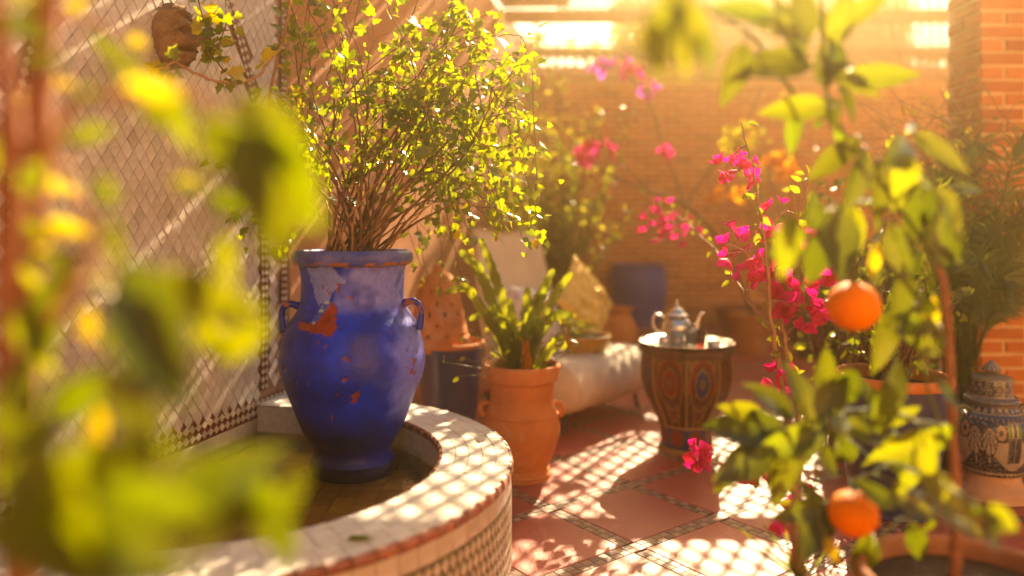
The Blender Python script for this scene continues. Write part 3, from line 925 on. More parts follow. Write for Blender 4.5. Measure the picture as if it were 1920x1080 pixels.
for sg, za in ((-1, 0), (1, 0.012)):
    hp = curve([(JC.x + sg * 0.196, JC.y - 0.03, 0.862 + za), (JC.x + sg * 0.225, JC.y - 0.035, 0.872 + za), (JC.x + sg * 0.252, JC.y - 0.035, 0.858 + za), (JC.x + sg * 0.260, JC.y - 0.03, 0.82 + za), (JC.x + sg * 0.252, JC.y - 0.03, 0.765 + za)], 5)
    b = MB(); b.tube(hp, [0.016 - 0.004 * math.sin(math.pi * k / (len(hp) - 1)) for k in range(len(hp))], 10)
    b.c = [V((0.008, 0.02, 0.30)) if fbm(V(p) * 20) < 0.4 else V((0.35, 0.09, 0.03)) for p in b.v]
    b.build('handle', MT['jar'], jar)

# ------------------------------------------------------------------ other pots
def pot(name, label, prof, c, mat, n=56, soil=None, rim=None, wob=0.008, cat='pot', group=None):
    t = thing(name, label, cat, V(c), group)
    b = MB(); b.lathe(smooth_prof(prof, 4), c, n, 0, wob, rnd.random() * 9); b.build('body', mat, t)
    if rim:
        b = MB(); b.lathe(smooth_prof(rim[0], 3), c, n, 0, wob, rnd.random() * 9); b.build('rim', rim[1], t)
    if soil:
        b = MB(); b.lathe([(0, soil[1] + 0.012), (soil[0] * .5, soil[1] + 0.008), (soil[0], soil[1])], c, 28, 0, 0.02); b.build('soil', MT['soil'], t)
    return t

TC = V((0.045, 3.46, 0))
tp = pot('terracotta_pot', 'waisted terracotta pot with the strap leaved plant beside the fountain', [(0, 0.002), (0.126, 0.002), (0.132, 0.012), (0.130, 0.03), (0.120, 0.05), (0.124, 0.065), (0.150, 0.12), (0.172, 0.20), (0.174, 0.25), (0.160, 0.32), (0.146, 0.365), (0.147, 0.40), (0.152, 0.45)],
         TC, MT['terracotta'], soil=(0.145, 0.47), rim=([(0.152, 0.448), (0.166, 0.458), (0.170, 0.480), (0.178, 0.505), (0.181, 0.522), (0.172, 0.532), (0.158, 0.526), (0.150, 0.50), (0.146, 0.46)], MT['terracotta']))
for z, r in ((0.300, 0.166), (0.030, 0.133), (0.046, 0.123)):
    b = MB(); ring = [(TC.x + r * math.cos(k * math.pi / 24), TC.y + r * math.sin(k * math.pi / 24), z) for k in range(49)]
    b.tube(ring, 0.0045, 6, 0, False); b.build('raised_ring', MT['terracotta'], tp)
for sg in (-1, 1):
    b = MB(); b.tube(curve([(TC.x + sg * .150, TC.y, .345), (TC.x + sg * .182, TC.y, .342), (TC.x + sg * .192, TC.y, .312), (TC.x + sg * .172, TC.y, .285)], 4), 0.013, 8)
    b.build('handle', MT['terracotta'], tp)

pot('dark_blue_pot', 'dark blue tapered glazed pot holding the pierced terracotta dome', [(0, 0.0), (0.115, 0.0), (0.120, 0.02), (0.145, 0.25), (0.166, 0.48), (0.172, 0.535)], (-0.33, 3.95, 0), MT['blue_pot'], soil=(0.16, 0.50),
    rim=([(0.172, 0.533), (0.184, 0.538), (0.187, 0.552), (0.178, 0.560), (0.164, 0.555), (0.160, 0.51)], MT['terracotta']))
# pierced terracotta dome
dome = thing('terracotta_dome', 'pierced terracotta lantern dome resting in the dark blue pot', 'lantern', (-0.39, 3.95, 0.51))
dpts = smooth_prof([(0.150, 0.513), (0.158, 0.55), (0.158, 0.60), (0.142, 0.66), (0.128, 0.74), (0.110, 0.83), (0.075, 0.90), (0.03, 0.93), (0.028, 0.96), (0.0, 0.97)], 6)
b = MB(); N_ = 60; b.lathe(dpts, (-0.39, 3.95, 0), N_)
holes = set()
for k, (hz, off) in enumerate(((0.60, 0), (0.655, 3), (0.71, 0), (0.765, 3), (0.82, 0))):
    for q in range(off, N_, 6): holes.add((q, hz)); 
keep = []
for f in b.f:
    cz = sum(b.v[i][2] for i in f) / 4
    ang = math.atan2(sum(b.v[i][1] for i in f) / 4 - 3.95, sum(b.v[i][0] for i in f) / 4 + 0.39) % (2 * math.pi)
    q = int(ang / (2 * math.pi) * N_)
    if not any(q == hq and abs(cz - hz) < 0.010 for hq, hz in holes): keep.append(f)
b.f = keep; b.m = [0] * len(keep)
do = b.build('shell', MT['terracotta'], dome)
md = do.modifiers.new('thick', 'SOLIDIFY'); md.thickness = 0.012; md.offset = -1
b = MB(); b.tube([(-0.39 + 0.159 * math.cos(k * math.pi / 24), 3.95 + 0.159 * math.sin(k * math.pi / 24), 0.585) for k in range(49)], 0.008, 8, 0, False); b.build('base_ring', MT['terracotta'], dome)

pot('blue_tub', 'violet blue glazed tub at the foot of the brick back wall', [(0, 0.0), (0.20, 0.0), (0.23, 0.02), (0.285, 0.20), (0.315, 0.40), (0.32, 0.54), (0.30, 0.66), (0.315, 0.69), (0.30, 0.70), (0.28, 0.66)], (1.42, 8.42, 0.05), MT['violet_pot'], soil=(0.28, 0.62))
tag(pot('terracotta_saucer', 'wide terracotta saucer under the violet blue tub', [(0, 0.012), (0.30, 0.012), (0.36, 0.05), (0.38, 0.055), (0.375, 0.04), (0.31, 0.0), (0, 0.0)], (1.42, 8.42, 0.012), MT['terracotta'], cat='saucer'))
pot('clay_pot', 'rounded clay pot standing between the lounge chair and the violet tub', [(0, 0), (0.10, 0), (0.13, 0.03), (0.19, 0.16), (0.20, 0.26), (0.16, 0.36), (0.13, 0.40), (0.16, 0.44), (0.165, 0.455), (0.14, 0.45), (0.12, 0.39)], (0.90, 6.55, 0.012), MT['terracotta'], soil=(0.12, 0.38))
pot('blue_planter', 'large dark blue planter with terracotta rim behind the orange tree', [(0, 0.0), (0.145, 0.0), (0.155, 0.02), (0.180, 0.20), (0.202, 0.40), (0.208, 0.51)], (1.55, 3.05, 0.012), MT['blue_pot'], soil=(0.195, 0.49),
    rim=([(0.208, 0.508), (0.219, 0.513), (0.224, 0.530), (0.220, 0.548), (0.210, 0.554), (0.198, 0.547), (0.192, 0.50)], MT['terracotta']))
pot('orange_tree_pot', 'wide terracotta pot at the bottom right holding the orange tree', [(0, 0.0), (0.15, 0.0), (0.16, 0.02), (0.19, 0.18), (0.205, 0.33)], (0.985, 1.60, 0.012), MT['old_clay'], n=72, soil=(0.203, 0.355),
    rim=([(0.205, 0.328), (0.218, 0.334), (0.226, 0.352), (0.226, 0.385), (0.220, 0.397), (0.210, 0.396), (0.204, 0.385), (0.200, 0.35)], MT['old_clay']))
pot('palm_pot', 'black plastic pot of the palm behind the painted urn', [(0, 0.0), (0.13, 0.0), (0.14, 0.01), (0.185, 0.36), (0.205, 0.375), (0.208, 0.41), (0.198, 0.415), (0.185, 0.38)], (2.14, 3.62, 0.012), MT['black_pot'], soil=(0.183, 0.37))
pot('shrub_pot', 'plain terracotta pot behind the lounge chair with a pale shrub', [(0, 0), (0.14, 0), (0.15, 0.02), (0.20, 0.36), (0.225, 0.37), (0.225, 0.42), (0.20, 0.42), (0.19, 0.38)], (0.36, 5.75, 0.012), MT['terracotta'], soil=(0.19, 0.37))
pot('bougainvillea_pot', 'low brown bowl from which the near bougainvillea grows', [(0, 0), (0.10, 0), (0.13, 0.03), (0.155, 0.085), (0.15, 0.095), (0.14, 0.085)], (0.80, 2.08, 0.012), MT['terracotta'], soil=(0.143, 0.08))
pot('back_bougainvillea_pot', 'brown terracotta pot of the farther bougainvillea near the red basin', [(0, 0), (0.14, 0), (0.15, 0.02), (0.20, 0.30), (0.22, 0.31), (0.22, 0.35), (0.2, 0.35), (0.19, 0.31)], (2.25, 7.0, 0.012), MT['terracotta'], soil=(0.19, 0.3))
pot('red_basin', 'dull red clay basin at the back right of the table', [(0, 0), (0.2, 0), (0.22, 0.02), (0.32, 0.26), (0.35, 0.28), (0.33, 0.30), (0.30, 0.27)], (2.55, 8.2, 0.012), surf('dull_red_clay', [(0.30, 0.05, 0.035), (0.40, 0.09, 0.06)], 8, 0.7, 0.3, 40), soil=(0.29, 0.25))

# ------------------------------------------------------------------ lounge chair
LD = V((0.54, 0.67, 0)).normalized(); LB = V((-LD.y, LD.x, 0))     # along the front edge, and to the back
L0 = V((0.30, 4.10, 0)); LL = 0.88
def LP(a, d, z): return L0 + LD * a + LB * d + V((0, 0, z))
chair = thing('lounge_chair', 'low lounge chair with cream canvas seat roll and tall sloping back', 'lounge chair', LP(LL / 2, 0.4, 0))
prof = [(0.62, 0.20), (0.30, 0.17), (0.10, 0.115), (0.02, 0.125), (-0.05, 0.18), (-0.075, 0.26), (-0.05, 0.35), (0.02, 0.405), (0.12, 0.415), (0.35, 0.40), (0.62, 0.39)]
prof = smooth_prof(prof, 3)
b = MB(); na = 44; vs_, fs = [], []
for i in range(na + 1):
    a = LL * i / na
    pin = 1 - 0.10 * (abs(2 * i / na - 1) ** 8)
    for d, z in prof:
        w_ = 0.010 * mn.noise(V((a * 9, d * 5, z * 3))) + 0.006 * math.sin(a * 46 + 2 * math.sin(z * 14))
        zz = 0.26 + (z - 0.26) * pin
        vs_.append(LP(a, d + w_, zz + w_ * 0.8))
m_ = len(prof)
for i in range(na):
    for k in range(m_ - 1): fs.append((i * m_ + k, (i + 1) * m_ + k, (i + 1) * m_ + k + 1, i * m_ + k + 1))
fs.append(tuple(range(m_))); fs.append(tuple(range(na * m_ + m_ - 1, na * m_ - 1, -1)))
b.add(vs_, fs); b.build('seat', MT['canvas'], chair)
# back: canvas slung over a frame, thick and slightly sagging
b = MB(); vs_, fs = [], []
nu, nv = 24, 18
for side in (0, 1):
    for i in range(nu + 1):
        for j in range(nv + 1):
            u_, v_ = i / nu, j / nv
            a = 0.06 + (LL - 0.10) * u_
            d = 0.60 + 0.18 * v_ + 0.05 * math.sin(math.pi * u_) * math.sin(math.pi * v_) + 0.008 * mn.noise(V((u_ * 6, v_ * 5, 2)))
            z = 0.34 + 0.82 * v_ - 0.03 * math.sin(math.pi * u_) * v_ ** 4
            a = LL / 2 + (a - LL / 2) * (1 - 0.22 * v_ ** 2)
            vs_.append(LP(a, d + (0.035 if side else 0), z))
st = (nu + 1) * (nv + 1)
for i in range(nu):
    for j in range(nv):
        q = i * (nv + 1) + j
        fs.append((q, q + nv + 1, q + nv + 2, q + 1)); fs.append((st + q, st + q + 1, st + q + nv + 2, st + q + nv + 1))
edge = [i * (nv + 1) for i in range(nu + 1)] + [nu * (nv + 1) + j for j in range(1, nv + 1)] + [i * (nv + 1) + nv for i in range(nu - 1, -1, -1)] + [j for j in range(nv - 1, 0, -1)]
for k in range(len(edge)):
    a, c = edge[k], edge[(k + 1) % len(edge)]
    fs.append((a, c, st + c, st + a))
b.add(vs_, fs); b.build('backrest', MT['canvas'], chair)
for a in (0.08, LL - 0.08):
    for d in (0.04, 0.62):
        b = MB(); b.tube(curve([LP(a, d, 0.16), LP(a + (0.02 if a > .4 else -.02), d, 0.10), LP(a + (0.05 if a > .4 else -.05), d, 0.02), LP(a + (0.07 if a > .4 else -.07), d, 0.018)], 3), 0.012, 8)
        b.build('leg', MT['iron'], chair)
b = MB(); b.tube([LP(0.05, 0.64, 0.15), LP(LL - 0.05, 0.64, 0.15), LP(LL - 0.05, 0.02, 0.15), LP(0.05, 0.02, 0.15), LP(0.05, 0.64, 0.15)], 0.012, 8); b.build('seat_frame', MT['iron'], chair)

def cushion(name, label, c, rot, w, h, t, mat, cr=0.0):
    vs_, fs = [], []
    nu = 22
    for side in (1, -1):
        for i in range(nu + 1):
            for j in range(nu + 1):
                u_, v_ = 2 * i / nu - 1, 2 * j / nu - 1
                puff = ((1 - u_ ** 4) * (1 - v_ ** 4)) ** 0.5
                ex = 1 - 0.07 * (1 - abs(u_ * v_)) * (abs(u_) ** 6 + abs(v_) ** 6) / 2
                z = side * t / 2 * puff + cr * mn.noise(V((u_ * 3.5 + c[0] * 9, v_ * 3.5, side))) * puff
                vs_.append(V(c) + rot @ V((u_ * w / 2 * ex, v_ * h / 2 * ex, z)))
    st = (nu + 1) ** 2
    for i in range(nu):
        for j in range(nu):
            q = i * (nu + 1) + j
            fs.append((q, q + nu + 1, q + nu + 2, q + 1)); fs.append((st + q, st + q + 1, st + q + nu + 2, st + q + nu + 1))
    b = MB(); b.add(vs_, fs)
    return tag(b.build(name, mat), label, 'cushion')
backrot = Matrix((LD, (V((0, 0, 1)) + LB * 0.35).normalized(), LD.cross((V((0, 0, 1)) + LB * 0.35).normalized()))).transposed()
cushion('cushion', 'shiny gold satin cushion propped on the lounge chair', LP(0.74, 0.36, 0.675), backrot @ Matrix.Rotation(R(40), 3, 'Z'), 0.46, 0.46, 0.10, MT['gold_cloth'], 0.035)
cushion('cushion', 'white patterned cushion lying on the lounge chair behind the strap plant', LP(0.24, 0.42, 0.60), backrot @ Matrix.Rotation(R(-9), 3, 'Z'), 0.46, 0.40, 0.15, MT['white_cloth'], 0.03)
BCn = LP(0.42, 0.16, 0.405)
pot('yellow_bowl', 'yellow glazed bowl with green sprigs on the lounge chair seat', [(0, 0.0), (0.09, 0.0), (0.13, 0.03), (0.155, 0.085), (0.165, 0.10), (0.158, 0.108), (0.14, 0.09)], tuple(BCn), MT['yellow_glaze'], soil=(0.135, 0.085), cat='bowl')

# ------------------------------------------------------------------ painted table
TB = V((0.905, 3.88, 0.012))
table = thing('painted_table', 'octagonal painted side table in red blue and gold with narrow foot', 'table', TB)
NS = 8; A0 = -math.pi / 2 - 0.229                                     # one corner points at the camera
def tab_ring(r, z): return [V((TB.x + r * math.cos(A0 + 2 * math.pi * k / NS), TB.y + r * math.sin(A0 + 2 * math.pi * k / NS), TB.z + z)) for k in range(NS)]
tprof = [(0.138, 0.135), (0.150, 0.17), (0.182, 0.235), (0.212, 0.305), (0.228, 0.38), (0.222, 0.50)]
tprof = smooth_prof(tprof, 5)
RED, GOLD, NAVY, CREAM, DKG = V((0.36, 0.012, 0.006)), V((0.46, 0.22, 0.045)), V((0.006, 0.025, 0.22)), V((0.46, 0.30, 0.12)), V((0.07, 0.08, 0.05))
def scal(x, y, r0, lob=8, dep=0.10):
    a = math.atan2(y, x); return math.hypot(x, y) / (r0 * (1 + dep * abs(math.cos(lob / 2 * a))))
def table_paint(k, u_, w_):
    """u_ -1..1 across the facet, w_ 0..1 up"""
    au = abs(u_)
    n_ = 0.04 * mn.noise(V((u_ * 5 + k * 7, w_ * 8, k)))
    ctr = NAVY if k % 2 == 0 else RED
    inn = (DKG if k % 2 == 0 else V((0.10, 0.05, 0.03)))
    if au > 0.93: return V((0.12, 0.03, 0.02))
    if au > 0.87: return CREAM * 0.5
    if w_ > 0.965: return CREAM * 0.7
    e = scal(u_ * 0.80, (w_ - 0.64) * 1.75, 0.42)
    if e < 0.30: return inn.lerp(GOLD, 0.5 if scal(u_, (w_ - .64) * 1.75, .12, 4, .6) < 1 else 0.0)
    if e < 0.72 + n_: return ctr
    if e < 0.86: return GOLD
    if e < 1.06 + n_: return V((0.10, 0.02, 0.015))
    if e < 1.38: return RED if w_ > 0.5 else V((0.13, 0.07, 0.05))
    if e < 1.52: return GOLD
    f = scal(u_ * 0.85, (w_ - 0.24) * 1.5, 0.21, 6, 0.25)
    if f < 0.5: return DKG if k % 2 else NAVY
    if f < 0.78: return RED
    if f < 1.05: return GOLD
    lim = 0.30 + 0.5 * w_
    if abs(au - lim) < 0.07: return GOLD
    if au > lim and w_ < 0.42: return V((0.10, 0.015, 0.01))
    dots = (math.sin(u_ * 17) * math.sin(w_ * 40))
    return V((0.09, 0.04, 0.035)) if dots > 0.35 else V((0.12, 0.012, 0.008))
for k in range(NS):
    b = MB(); nu = 36; cols = []; vs_, fs = [], []
    sub = smooth_prof(tprof, 2)
    for (r, z) in sub:
        ring = tab_ring(r, z); p, q = ring[k], ring[(k + 1) % NS]
        for i in range(nu + 1):
            vs_.append(p.lerp(q, i / nu)); cols.append(table_paint(k, 2 * i / nu - 1, (z - 0.135) / 0.365) * 0.5)
    for j in range(len(sub) - 1):
        for i in range(nu): fs.append((j * (nu + 1) + i, j * (nu + 1) + i + 1, (j + 1) * (nu + 1) + i + 1, (j + 1) * (nu + 1) + i))
    b.add(vs_, fs); b.c = cols; b.build('painted_panel', MT['table_paint'], table)
    b = MB(); b.tube([tab_ring(r + 0.001, z)[k] for r, z in tprof], 0.005, 6); b.build('corner_bead', MT['gilt'], table)
    # foot panels
    p, q = tab_ring(0.130, 0.02)[k], tab_ring(0.130, 0.02)[(k + 1) % NS]
    b = MB(); vs_, fs, cols = [], [], []
    for j in range(15):
        for i in range(19):
            pt = p.lerp(q, i / 18); u_, w_ = 2 * i / 18 - 1, j / 14
            vs_.append(pt + V((0, 0, 0.112 * w_)))
            c = NAVY
            if scal(u_ * 0.9, (w_ - .5) * 1.9, 0.72, 8, 0.05) < 1: c = RED * 0.8
            if 0.9 < scal(u_ * 0.9, (w_ - .5) * 1.9, 0.72, 8, 0.05) < 1.06: c = NAVY * 0.8 + GOLD * 0.2
            cols.append(c * 0.6)
    for j in range(14):
        for i in range(18): fs.append((j * 19 + i, j * 19 + i + 1, (j + 1) * 19 + i + 1, (j + 1) * 19 + i))
    b.add(vs_, fs); b.c = cols; b.build('foot_panel', MT['table_paint'], table)
b = MB()
for (r, z0, z1) in ((0.146, 0.0, 0.022),):
    ra, rb = tab_ring(r, z0), tab_ring(r - .004, z1)
    b.add(ra + rb, [(k, (k + 1) % 8, 8 + (k + 1) % 8, 8 + k) for k in range(8)] + [tuple(range(8, 16))])
b.build('foot_plinth', MT['gilt'], table, False)
ra, rb = tab_ring(0.143, 0.128), tab_ring(0.143, 0.140)
b = MB(); b.add(ra + rb, [(k, (k + 1) % 8, 8 + (k + 1) % 8, 8 + k) for k in range(8)] + [tuple(range(7, -1, -1))]); b.build('waist_moulding', MT['gilt'], table, False)
b = MB(); ra, rb, rc, rd = tab_ring(0.222, 0.492), tab_ring(0.240, 0.504), tab_ring(0.242, 0.532), tab_ring(0.236, 0.540)
b.add(ra + rb + rc + rd, [(l_ * 8 + k, l_ * 8 + (k + 1) % 8, (l_ + 1) * 8 + (k + 1) % 8, (l_ + 1) * 8 + k) for l_ in range(3) for k in range(8)] + [tuple(range(24, 32))])
b.build('table_top', MT['dark_wood'], table, False)
TZ = TB.z + 0.5405
b = MB(); nn_ = 96; vs_, fs = [], []
trp = [(0.0, 0.003), (0.12, 0.003), (0.200, 0.004), (0.218, 0.008), (0.238, 0.018), (0.243, 0.018), (0.238, 0.014), (0.220, 0.004), (0.19, 0.0005), (0.0, 0.0005)]
for r, z in trp:
    for k in range(nn_):
        a = 2 * math.pi * k / nn_
        rr = r * (1 + (0.028 * abs(math.sin(a * 8)) if r > 0.215 else 0))
        vs_.append((TB.x + rr * math.cos(a), TB.y + rr * math.sin(a), TZ + z))
for i in range(len(trp) - 1):
    for k in range(nn_): fs.append((i * nn_ + k, i * nn_ + (k + 1) % nn_, (i + 1) * nn_ + (k + 1) % nn_, (i + 1) * nn_ + k))
b.add(vs_, fs); tag(b.build('tray', MT['silver']), 'round scalloped silver tray on top of the painted table', 'tray')
# teapot
PC = V((TB.x - 0.035, TB.y + 0.06, TZ + 0.004))
tea = thing('teapot', 'silver teapot with domed lid on the tray', 'teapot', PC)
b = MB(); b.lathe(smooth_prof([(0, 0.0), (0.046, 0.0), (0.050, 0.008), (0.043, 0.016), (0.060, 0.032), (0.078, 0.06), (0.079, 0.085), (0.066, 0.115), (0.050, 0.13), (0.047, 0.138)], 4), PC, 40); b.build('body', MT['silver'], tea)
b = MB(); b.lathe(smooth_prof([(0.060, 0.138), (0.061, 0.143), (0.046, 0.153), (0.034, 0.170), (0.014, 0.184), (0.006, 0.190), (0.011, 0.198), (0.006, 0.208), (0.004, 0.222), (0.0, 0.225)], 4), PC, 32); b.build('lid', MT['silver'], tea)
b = MB(); b.tube(curve([PC + V((0.065, -0.01, 0.05)), PC + V((0.098, -0.012, 0.065)), PC + V((0.108, -0.013, 0.105)), PC + V((0.120, -0.014, 0.145)), PC + V((0.142, -0.015, 0.155))], 5), [0.018 - 0.0006 * k for k in range(21)], 10); b.build('spout', MT['silver'], tea)
b = MB(); b.tube(curve([PC + V((-0.060, 0, 0.125)), PC + V((-0.090, 0, 0.142)), PC + V((-0.120, 0, 0.138)), PC + V((-0.126, 0, 0.10)), PC + V((-0.108, 0, 0.06)), PC + V((-0.072, 0, 0.045))], 5), 0.007, 8); b.build('handle', MT['silver'], tea)
def tumbler(label, x, y, mat, h=0.07, r=0.03):
    b = MB(); b.lathe([(0, 0), (r * .8, 0), (r, h), (r - .002, h), (r * .8 - .002, 0.006), (0, 0.006)], V((TB.x + x, TB.y + y, TZ + 0.0045)), 28)
    tag(b.build('tea_glass', mat), label, 'glass', 'tea glasses on the tray')
tumbler('clear tea glass at the middle front of the tray', 0.0, -0.10, MT['glass'])
tumbler('bright silver beaker at the left of the tray', -0.125, -0.05, MT['silver'], 0.045, 0.034)
tumbler('red tea glass right of the teapot', 0.065, -0.04, MT['red_glass'], 0.075)
tumbler('low silver cup at the right of the tray', 0.11, -0.12, MT['silver'], 0.028, 0.036)

# ------------------------------------------------------------------ painted urn
UC = V((2.055, 3.20, 0.012))
urn = thing('painted_urn', 'lidded ceramic urn painted dark blue and cream on a clay foot', 'urn', UC)
INK, IV, OCH, GRN = V((0.025, 0.03, 0.055)), V((0.42, 0.36, 0.28)), V((0.36, 0.20, 0.08)), V((0.06, 0.30, 0.03))
def urn_paint(p):
    a = math.atan2(p[1] - UC.y, p[0] - UC.x) + math.pi / 2     # 0 faces the camera
    a = (a + math.pi) % (2 * math.pi) - math.pi
    z = p[2] - UC.z
    per = 2 * math.pi / 4
    s_ = ((a + per / 2) % per - per / 2) / (per / 2)             # -1..1 in each of four fields
    sw = math.sin(a * 26 + 2.5 * math.sin(z * 130)) * math.sin(z * 150 + 2 * math.sin(a * 11))
    if z < 0.120: return INK if math.sin(a * 30) > 0 and z > 0.108 else IV * 0.8
    if z > 0.365:
        zz = (z - 0.365) / 0.03
        if zz < 1: return INK * 1.6 if abs(((a * 12 / math.pi) % 1) - 0.5) * 2 < zz else IV * 0.75
        return IV * 0.5
    if z > 0.348: return INK * 2
    t = (z - 0.12) / 0.228
    au = abs(s_)
    if t > 0.70 and au < 0.22:                                   # window above the centre stripe
        if au > 0.185 or t > 0.96 or t < 0.73: return IV * 0.6
        if au > 0.10: return GRN
        return IV if au > 0.055 else INK
    if t < 0.70 and t > 0.24 and au < 0.24:
        if au > 0.21: return IV * 0.5
        return (INK if sw < 0.15 else V((0.10, 0.11, 0.14))) if au > 0.03 else IV * 0.6
    e = math.hypot((au - 0.44) * 0.9, (t - 0.80) * 1.0)
    if e < 0.05: return INK
    if e < 0.14: return OCH if math.sin(math.atan2(t - .8, au - .44) * 8) > -0.5 else IV
    if e < 0.165: return INK
    f1 = math.hypot((au - 0.78) * 0.9, (t - 0.62) * 0.75)         # white plumes
    if f1 < 0.21:
        return IV if math.sin(math.atan2(t - 0.85, au - 0.78) * 16) > -0.55 and f1 < 0.19 else INK
    if abs(au - 0.78) < 0.06 and 0.22 < t < 0.5: return IV if abs(au - 0.78) < 0.035 else INK
    if t < 0.28 + 0.18 * math.cos(au * math.pi) * -1 and t > 0.04: return INK if sw < 0.35 else V((0.16, 0.17, 0.2))
    if t > 0.62: return INK if sw < 0.3 else V((0.18, 0.19, 0.22))
    return IV
ub = smooth_prof([(0.100, 0.105), (0.118, 0.118), (0.138, 0.165), (0.150, 0.22), (0.155, 0.275), (0.152, 0.32), (0.136, 0.352), (0.112, 0.368), (0.098, 0.382), (0.096, 0.40)], 11)
b = MB(); b.lathe(ub, UC, 260); b.c = [urn_paint(p) for p in b.v]; b.build('body', MT['urn_paint'], urn)
b = MB(); b.lathe(smooth_prof([(0, 0.0), (0.134, 0.0), (0.140, 0.012), (0.136, 0.035), (0.118, 0.06), (0.110, 0.08), (0.108, 0.10), (0.112, 0.108)], 4), UC, 56, 0, 0.01); b.build('foot', MT['terracotta_pale'], urn)
lid = MB(); lid.lathe(smooth_prof([(0.094, 0.398), (0.104, 0.404), (0.106, 0.414), (0.098, 0.422), (0.082, 0.428), (0.079, 0.45), (0.079, 0.48), (0.074, 0.505), (0.062, 0.515), (0.030, 0.522), (0.022, 0.530)], 6), UC, 160)
def lid_paint(p):
    a = math.atan2(p[1] - UC.y, p[0] - UC.x); z = p[2] - UC.z
    if z < 0.425: return IV * 0.55 if math.sin(a * 60) > 0 else INK * 2
    if z > 0.505: return IV * 0.45
    s_ = abs(((a * 8 / (2 * math.pi)) % 1) * 2 - 1)
    if s_ > 0.86 or z < 0.437 or z > 0.497: return IV * 0.55
    q = math.sin(a * 30 + 3 * math.sin(z * 160)) * math.sin(z * 190 + 2 * math.sin(a * 14))
    if q > 0.35: return IV
    return GRN * 0.5 if q > 0.22 else INK
lid.c = [lid_paint(p) for p in lid.v]
lo = lid.build('lid', MT['urn_paint'], urn)
b = MB(); b.lathe(smooth_prof([(0.020, 0.524), (0.032, 0.530), (0.036, 0.540), (0.030, 0.552), (0.016, 0.566), (0.006, 0.576), (0.0, 0.580)], 4), UC, 24)
b.c = [IV * (0.75 if int((math.atan2(p[1] - UC.y, p[0] - UC.x) + 7) * 24 / 6.283) % 2 else 0.25) for p in b.v]
b.build('finial', MT['urn_paint'], lo)
for z, r in ((0.118, 0.119), (0.350, 0.138), (0.372, 0.108), (0.425, 0.092), (0.507, 0.073)):
    b = MB(); N_ = 44
    for k in range(N_):
        a = 2 * math.pi * k / N_; c = UC + V((r * math.cos(a), r * math.sin(a), z))
        s_ = r * math.pi / N_ * 0.85
        b.add([c + V(q) * s_ for q in ((1, 0, 0), (-1, 0, 0), (0, 1, 0), (0, -1, 0), (0, 0, 1), (0, 0, -1))], [(0, 2, 4), (2, 1, 4), (1, 3, 4), (3, 0, 4), (2, 0, 5), (1, 2, 5), (3, 1, 5), (0, 3, 5)])
    b.build('beaded_band', surf('grey_glaze', [(0.16, 0.14, 0.12), (0.24, 0.21, 0.17)], 30, 0.4, 0.1, 80), urn)
for sg in (-1, 1):
    b = MB(); hp = curve([UC + V((sg * 0.098, -0.02, 0.372)), UC + V((sg * 0.135, -0.02, 0.388)), UC + V((sg * 0.165, -0.02, 0.372)), UC + V((sg * 0.170, -0.02, 0.335)), UC + V((sg * 0.150, -0.02, 0.300))], 5)
    b.tube(hp, 0.010, 8); b.c = [DKG.lerp(IV, 0.3 if int(p[2] * 160) % 2 else 0.0) for p in b.v]; b.build('handle', MT['urn_paint'], urn)

# ------------------------------------------------------------------ carved mask spout
MC = WP(-0.815, 1.835, 0.0)
mb_ = MB(); N1, N2 = 64, 48
vs_, fs = [], []
def bump(u_, v_, cu, cv, ru, rv_, h): return h * math.exp(-(((u_ - cu) / ru) ** 2 + ((v_ - cv) / rv_) ** 2))
for j in range(N2 + 1):
    for i in range(N1):
        th_ = 2 * math.pi * i / N1; ph = (math.pi / 2) * j / N2
        rr = math.sin(ph); u_, v_ = rr * math.cos(th_), rr * math.sin(th_)
        w_ = math.cos(ph) ** 0.6 * 0.55
        rad = math.hypot(u_, v_ * 0.92)
        if rad > 0.58: w_ += 0.13 * max(0, math.sin(th_ * 21 + rad * 6 + 2 * mn.noise(V((u_ * 4, v_ * 4, 3))))) + 0.09 * mn.noise(V((u_ * 9, v_ * 9, 1)))
        w_ += bump(u_, v_, 0, 0.26, 0.42, 0.12, 0.20) + bump(u_, v_, 0, -0.02, 0.15, 0.30, 0.50) + bump(u_, v_, 0, -0.24, 0.32, 0.20, 0.34) + bump(u_, v_, 0, -0.62, 0.22, 0.15, 0.30)
        w_ -= bump(u_, v_, -0.26, 0.10, 0.12, 0.09, 0.26) + bump(u_, v_, 0.26, 0.10, 0.12, 0.09, 0.26) + bump(u_, v_, 0, -0.44, 0.28, 0.055, 0.34)
        w_ += bump(u_, v_, -0.26, 0.10, 0.06, 0.05, 0.10) + bump(u_, v_, 0.26, 0.10, 0.06, 0.05, 0.10) + bump(u_, v_, -0.42, -0.12, 0.16, 0.18, 0.12) + bump(u_, v_, 0.42, -0.12, 0.16, 0.18, 0.12)
        edge_ = 1.0 + 0.025 * math.sin(th_ * 13 + 3 * v_) * rr
        vs_.append(MC + WD * (u_ * 0.088 * edge_) + V((0, 0, v_ * 0.115 * edge_)) + WN * (0.006 + 0.135 * max(0, w_)))
for j in range(N2):
    for i in range(N1): fs.append((j * N1 + i, j * N1 + (i + 1) % N1, (j + 1) * N1 + (i + 1) % N1, (j + 1) * N1 + i))
mb_.add(vs_, fs)
mask = mb_.build('stone_mask', MT['stone']); tag(mask, 'carved brown stone face mounted high on the white tiled arch', 'mask')

